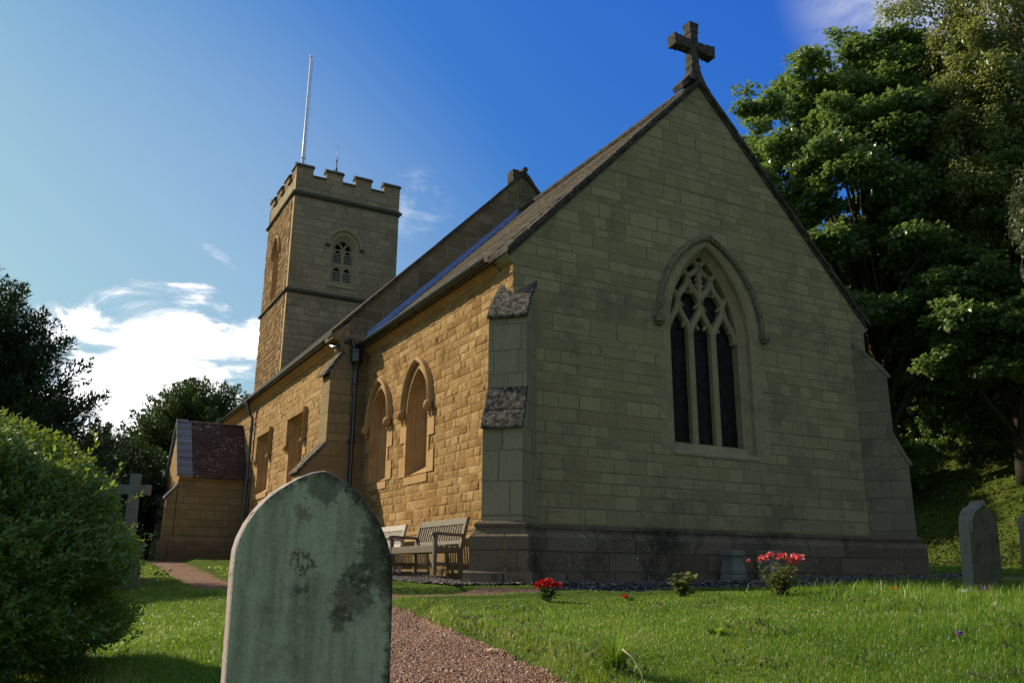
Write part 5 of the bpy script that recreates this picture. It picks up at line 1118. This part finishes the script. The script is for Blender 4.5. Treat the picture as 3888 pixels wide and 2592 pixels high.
# flowers
M['rose'] = tintmat('rose_petals', (.80,.09,.08), (.92,.22,.19), (.92,.5,.44), .5, .3); M['geranium'] = tintmat('geranium_petals', (.62,.012,.012), (.78,.03,.025), (.85,.1,.08), .5, .3)
M['roseleaf'] = leafmat('rose_leaves', (.04,.085,.015), (.09,.14,.03), (.22,.22,.06), .35, .4, .45); M['darkleaf'] = leafmat('dark_garden_leaves', (.02,.05,.012), (.05,.1,.02), (.16,.2,.05), .3, .4, .4)
M['stem'] = plain('green_stems', (.10,.11,.035), (.14,.09,.04), .7, 9, 0); M['drystem'] = plain('dry_straw_stem', (.5,.42,.28), (.38,.3,.2), .8, 9, 0)
def plant(name, label, loc, h, rx, n_stem, leaf, lmat, seed, flowers=(), fmat=None, fr=.035, cat='plant', nl=26, spread=1.0, leafz=.2):
    rs = np.random.default_rng(seed); t = thing(name, label, cat, loc); mb = MB(); P, D, L, Tn = [], [], [], []
    for k in range(n_stem):
        a = rs.uniform(0, 6.28); q = rx*math.sqrt(rs.random()); hh = h*rs.uniform(.6, 1.0); tip = np.array([math.cos(a)*q, math.sin(a)*q, hh]); m_ = np.array([tip[0]*.45+rs.normal(0,.02), tip[1]*.45, hh*.55])
        mb.tube([(tip[0]*.12, tip[1]*.12, -.05), tuple(m_), tuple(tip)], [.005,.004,.0025], 5, False)
        for j in range(nl):
            u = leafz+(1-leafz)*rs.random(); c = m_*2*u*(1-u)+tip*u*u + rs.normal(0, .03*spread, 3); P.append(c); D.append(np.array([rs.normal(), rs.normal(), rs.uniform(-.4,.6)])); L.append(leaf*rs.uniform(.6, 1.3)); Tn.append(np.clip(rs.normal(.4,.22), 0, 1))
    for f in flowers: mb.tube([(f[0]*.2, f[1]*.2, 0), (f[0]*.7, f[1]*.7, f[2]*.6), (f[0], f[1], f[2]-.01)], [.005,.004,.003], 5, False)
    mb.build('stems', M['stem'], t, True, recalc=False); P, D, L, Tn = map(np.array, (P, D, L, Tn)); n = len(P)
    leafquads(P, D, norm(np.array([0,0,1.])+rs.normal(0,.4,(n,3))), L, L*.68, 'leaves', lmat, Tn, .12, t)
    for f in flowers:
        m = 46; d = norm(rs.normal(0, 1, (m, 3))); d[:, 2] = np.abs(d[:, 2])*.9-.1; q = fr*(f[3] if len(f) > 3 else 1); C = np.array(f[:3])
        leafquads(C + d*q*.45*np.array([1.25,1.25,.8]), norm(d + rs.normal(0, .5, (m, 3))), norm(d+rs.normal(0, .6, (m, 3))), np.full(m, q*.75)*rs.uniform(.7, 1.2, m), np.full(m, q*.75), 'flower', fmat, rs.random(m), .2, t)
    return t
def gp(x, y): return (x, y, Hs(x, y))
plant('rose_bush', 'rose bush with five coral pink flower heads on the crest of the lawn', gp(3.02, 9.75), .34, .30, 30, .052, M['roseleaf'], 3, [(-.19,-.05,.385,1.0),(-.09,.0,.425,.95),(.03,-.05,.41,1.15),(.125,-.08,.36,1.1),(.20,-.03,.39,1.4),(-.34,.02,.37,.4)], M['rose'], .055, 'rose bush', 24)
plant('garden_plant', 'small leafy plant without flowers on the lawn edge, midway between the two red flowering plants', gp(2.13, 10.8), .31, .15, 11, .085, M['roseleaf'], 4, (), None, .03, 'plant', 16)
plant('geranium', 'low geranium with bright red flowers near the end of the gravel path', gp(.42, 10.05), .13, .12, 14, .06, M['darkleaf'], 5, [(-.09,-.02,.17,1),(-.03,.0,.20,1.1),(.03,-.02,.205,1.1),(.11,-.03,.175,1.1),(.02,-.06,.17,.8)], M['geranium'], .055, 'flower', 10, .8, .5)
plant('geranium', 'single red flower low in the grass right of the bright red geranium', gp(1.42, 10.2), .06, .07, 5, .035, M['darkleaf'], 6, [(-.09,-.02,.05,1)], M['geranium'], .035, 'flower', 9)
plant('weed', 'tall thin weed growing beside the front leg of the weathered bench', (*W2(-.75, .72), -.06), .36, .05, 4, .035, M['roseleaf'], 7, (), None, .03, 'weed', 30, .8)
plant('weed', 'low weed growing under the seat of the weathered bench', (*W2(-.7, 1.15), -.06), .14, .16, 8, .035, M['darkleaf'], 8, (), None, .03, 'weed', 14)
plant('weed', 'tiny bright green weed sprouting on the gutter end', (*W2(-.85, 8.05), 5.6), .09, .06, 7, .04, M['roseleaf'], 9, (), None, .03, 'weed', 10)
plant('weed', 'small weed in the slate chippings before the corner buttress', gp(*W2(-1.12,-.68)), .09, .05, 5, .035, M['roseleaf'], 10, (), None, .03, 'weed', 8)
for i_, (x, y, lb, col, z) in enumerate([(4.0,9.1,'tiny orange flower in the long grass below the corner buttress','orange',.09),(4.78,9.2,'small white flower in the grass left of the edge headstone','white',.08),(3.97,7.2,'pale cream flower low on the right of the lawn','cream',.09),(3.04,6.0,'small mauve clover head in the grass at lower right','mauve',.06),(5.1,9.4,'small mauve clover head beside the white flower','mauve',.12)]):
    c = {'orange':((.8,.25,.01),)*3,'white':((.8,.78,.76),)*3,'cream':((.75,.68,.4),)*3,'mauve':((.35,.12,.4),)*3}[col]
    if 'petal_'+col not in M: M['petal_'+col] = tintmat('petals_'+col, *c)
    plant('wild_flower', lb, gp(x, y), z, .01, 1, .02, M['grass'], 70+i_, [(0,0,z,1)], M['petal_'+col], .022 if col != 'white' else .032, 'flower', 4)
# grass tuft and broad leaved weeds on the lawn
def tuft(label, loc, h, n, spread, seed, cat, w=(.004,.007), t0=.5, name='grass_tuft'):
    rs = np.random.default_rng(seed); P, Q, Tn = [], [], []; i = 0; F = []
    for k in range(n):
        a = rs.uniform(0, 6.28); s = spread*rs.uniform(.2, 1); hh = h*rs.uniform(.55, 1.1); ww = rs.uniform(*w); c = np.array([math.cos(a), math.sin(a)]); sd = np.array([-c[1], c[0]])*ww/2; b0 = c*rs.uniform(0, .05)
        for u in (0,.33,.66,1):
            p = b0 + c*s*u**1.6; z = hh*(1.5*u-.75*u*u*(1+.5*s/spread)); f = (1-u)*.9+.1; P += [(p[0]-sd[0]*f, p[1]-sd[1]*f, z), (p[0]+sd[0]*f, p[1]+sd[1]*f, z)]
        F += [(i,i+1,i+3,i+2),(i+2,i+3,i+5,i+4),(i+4,i+5,i+7,i+6)]; i += 8; Tn += [float(np.clip(rs.normal(t0,.18),0,1))]*8
    o = mesh_np(name, P, F, M['grass'], None, Tn); o.location = loc; return tag(o, label, cat)
tuft('arching tuft of yellowish grass at the bottom edge by the path', gp(.63, 5.38), .38, 320, .36, 3, 'grass tuft', (.006,.011), .62)
tuft('clump of broad leaved plantain in the middle of the right lawn', gp(1.62, 6.95), .10, 34, .17, 4, 'weed', (.022,.034), .35, 'plantain')
tuft('smaller broad leaved plantain right of the larger clump', gp(2.2, 7.45), .11, 16, .16, 5, 'weed', (.016,.028), .35, 'plantain')
mb = MB(); mb.tube([(0,0,.0),(-.02,.03,.10),(-.06,.07,.17),(-.11,.11,.21)], [.004,.004,.003,.005], 6); o = mb.build('dry_stem', M['drystem'], None, True); o.location = gp(.75, 4.95); tag(o, 'dry pale bent stalk leaning beside the yellowish grass tuft', 'dry stalk')
M['deadleaf'] = plain('dead_leaf', (.5,.38,.2), (.4,.27,.13), .8, 9, 0)
mb = MB(); mb.loft([[(-.04,-.02,.0),(0,-.03,.012),(.045,-.01,.004)],[(-.045,.02,.012),(0,.025,.02),(.05,.02,.01)]], False); o = mb.build('fallen_leaf', M['deadleaf'], None); o.location = (-.13, 6.65, Hs(-.13,6.65)+.03); tag(o, 'pale fallen leaf at the right edge of the gravel path', 'leaf')

# ================================================================== SKY, SUN, CAMERA
sv = Vector((-1.477, .616, 1.0)).normalized(); el = math.asin(sv.z); rot = math.atan2(sv.x, sv.y)
w = bpy.data.worlds.new('World'); SC.world = w; w.use_nodes = True; nt = w.node_tree; nt.nodes.clear()
class WT(NT):
    def __init__(self, t): self.t = t; self.out = self.n('ShaderNodeOutputWorld')
t = WT(nt)
sky = t.n('ShaderNodeTexSky', sky_type='NISHITA'); sky.sun_disc = False; sky.sun_elevation = el; sky.sun_rotation = rot; sky.altitude = 100; sky.air_density = 1.0; sky.dust_density = 1.2; sky.ozone_density = 2.0
g = t.n('ShaderNodeTexCoord').outputs['Generated']; nv = t.n('ShaderNodeVectorMath', operation='NORMALIZE'); t.l(g, nv.inputs[0]); g = nv.outputs[0]
def near(dirv, a, b):                              # 1 inside angle a (degrees) of a direction, 0 beyond b
    d = t.n('ShaderNodeVectorMath', operation='DOT_PRODUCT'); t.l(g, d.inputs[0]); d.inputs[1].default_value = Vector(dirv).normalized(); return t.step(d.outputs['Value'], math.cos(math.radians(b)), math.cos(math.radians(a)))
mp = t.n('ShaderNodeMapping'); mp.inputs['Scale'].default_value = (1,1,2.6); t.l(g, mp.inputs[0])
cn = t.noise(mp.outputs[0], 8.5, 8, .62, .5); cw = t.noise(mp.outputs[0], 11, 8, .68, 1.2)
sq = t.n('ShaderNodeSeparateColor'); t.l(sky.outputs[0], sq.inputs[0]); cq = t.n('ShaderNodeCombineColor')
for k_, (mul, pw) in enumerate(((5.11,1.4),(6.89,1.03),(5.05,.1))): t.l(t.math('MULTIPLY', t.math('POWER', t.math('MULTIPLY', sq.outputs[k_], .1), pw), mul), cq.inputs[k_])
skyc = cq.outputs[0]
SKYGLOW = near((-.46,.88,.10), 0, 36)
cm = t.math('ADD', t.math('MULTIPLY', near((-.36,.92,.10), 3, 16), .62), t.math('MULTIPLY', t.math('SUBTRACT', cn, .5), 1.5))
c1_ = t.math('MULTIPLY', t.step(cm, .27, .47), t.step(near((-.36,.92,.10), 3, 18), .02, .25))
c2_ = t.math('MULTIPLY', t.math('MULTIPLY', t.step(t.noise(mp.outputs[0], 4.2, 7, .6, .4), .30, .54), near((.53,.80,.68), 3, 11.5)), .95)
c3_ = t.math('MULTIPLY', t.step(t.noise(mp.outputs[0], 12, 8, .62, .3), .48, .74), near((-.115,.922,.418), .2, 2.9))
fill_clouds = t.math('MULTIPLY', t.step(t.noise(mp.outputs[0], 2.6, 8, .58, .3), .40, .55), t.math('SUBTRACT', 1.0, near((0,.966,.26), 40, 54)))   # cloud added outside the view to lift the light in the shade
col = t.mix(t.math('MULTIPLY', SKYGLOW, .38), skyc, HAZEC); col = t.mix(fill_clouds, col, (2.9,3.3,3.4)); col = t.mix(c2_, col, (5.0,5.4,6.2)); col = t.mix(t.math('MULTIPLY', c3_, .5), col, (6.5,7,7.5)); col = t.mix(c1_, col, t.mix(t.step(cm, .34, .60), (6.0,6.5,7.3), CLOUDC))
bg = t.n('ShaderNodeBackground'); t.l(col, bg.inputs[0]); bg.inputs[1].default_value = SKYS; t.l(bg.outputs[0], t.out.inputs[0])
sl = bpy.data.lights.new('sun', 'SUN'); sl.energy = SUNE; sl.angle = math.radians(.5); sl.color = (1,.86,.66); so = bpy.data.objects.new('sun', sl); COL.objects.link(so); so.rotation_euler = sv.to_track_quat('Z', 'Y').to_euler(); so.location = (-30, 12, 25)
cam = bpy.data.cameras.new('camera'); cam.sensor_width = 36; cam.lens = 3190.76/3888*36; cam.clip_end = 2000; cam.clip_start = .05
co = bpy.data.objects.new('camera', cam); COL.objects.link(co); co.matrix_world = Matrix.Rotation(math.pi/2+.2661, 4, 'X') @ Matrix.Rotation(.0082, 4, 'Z'); SC.camera = co
SC.view_settings.view_transform = 'Standard'; SC.view_settings.look = 'None'; SC.view_settings.exposure = EXPO; SC.view_settings.gamma = 1
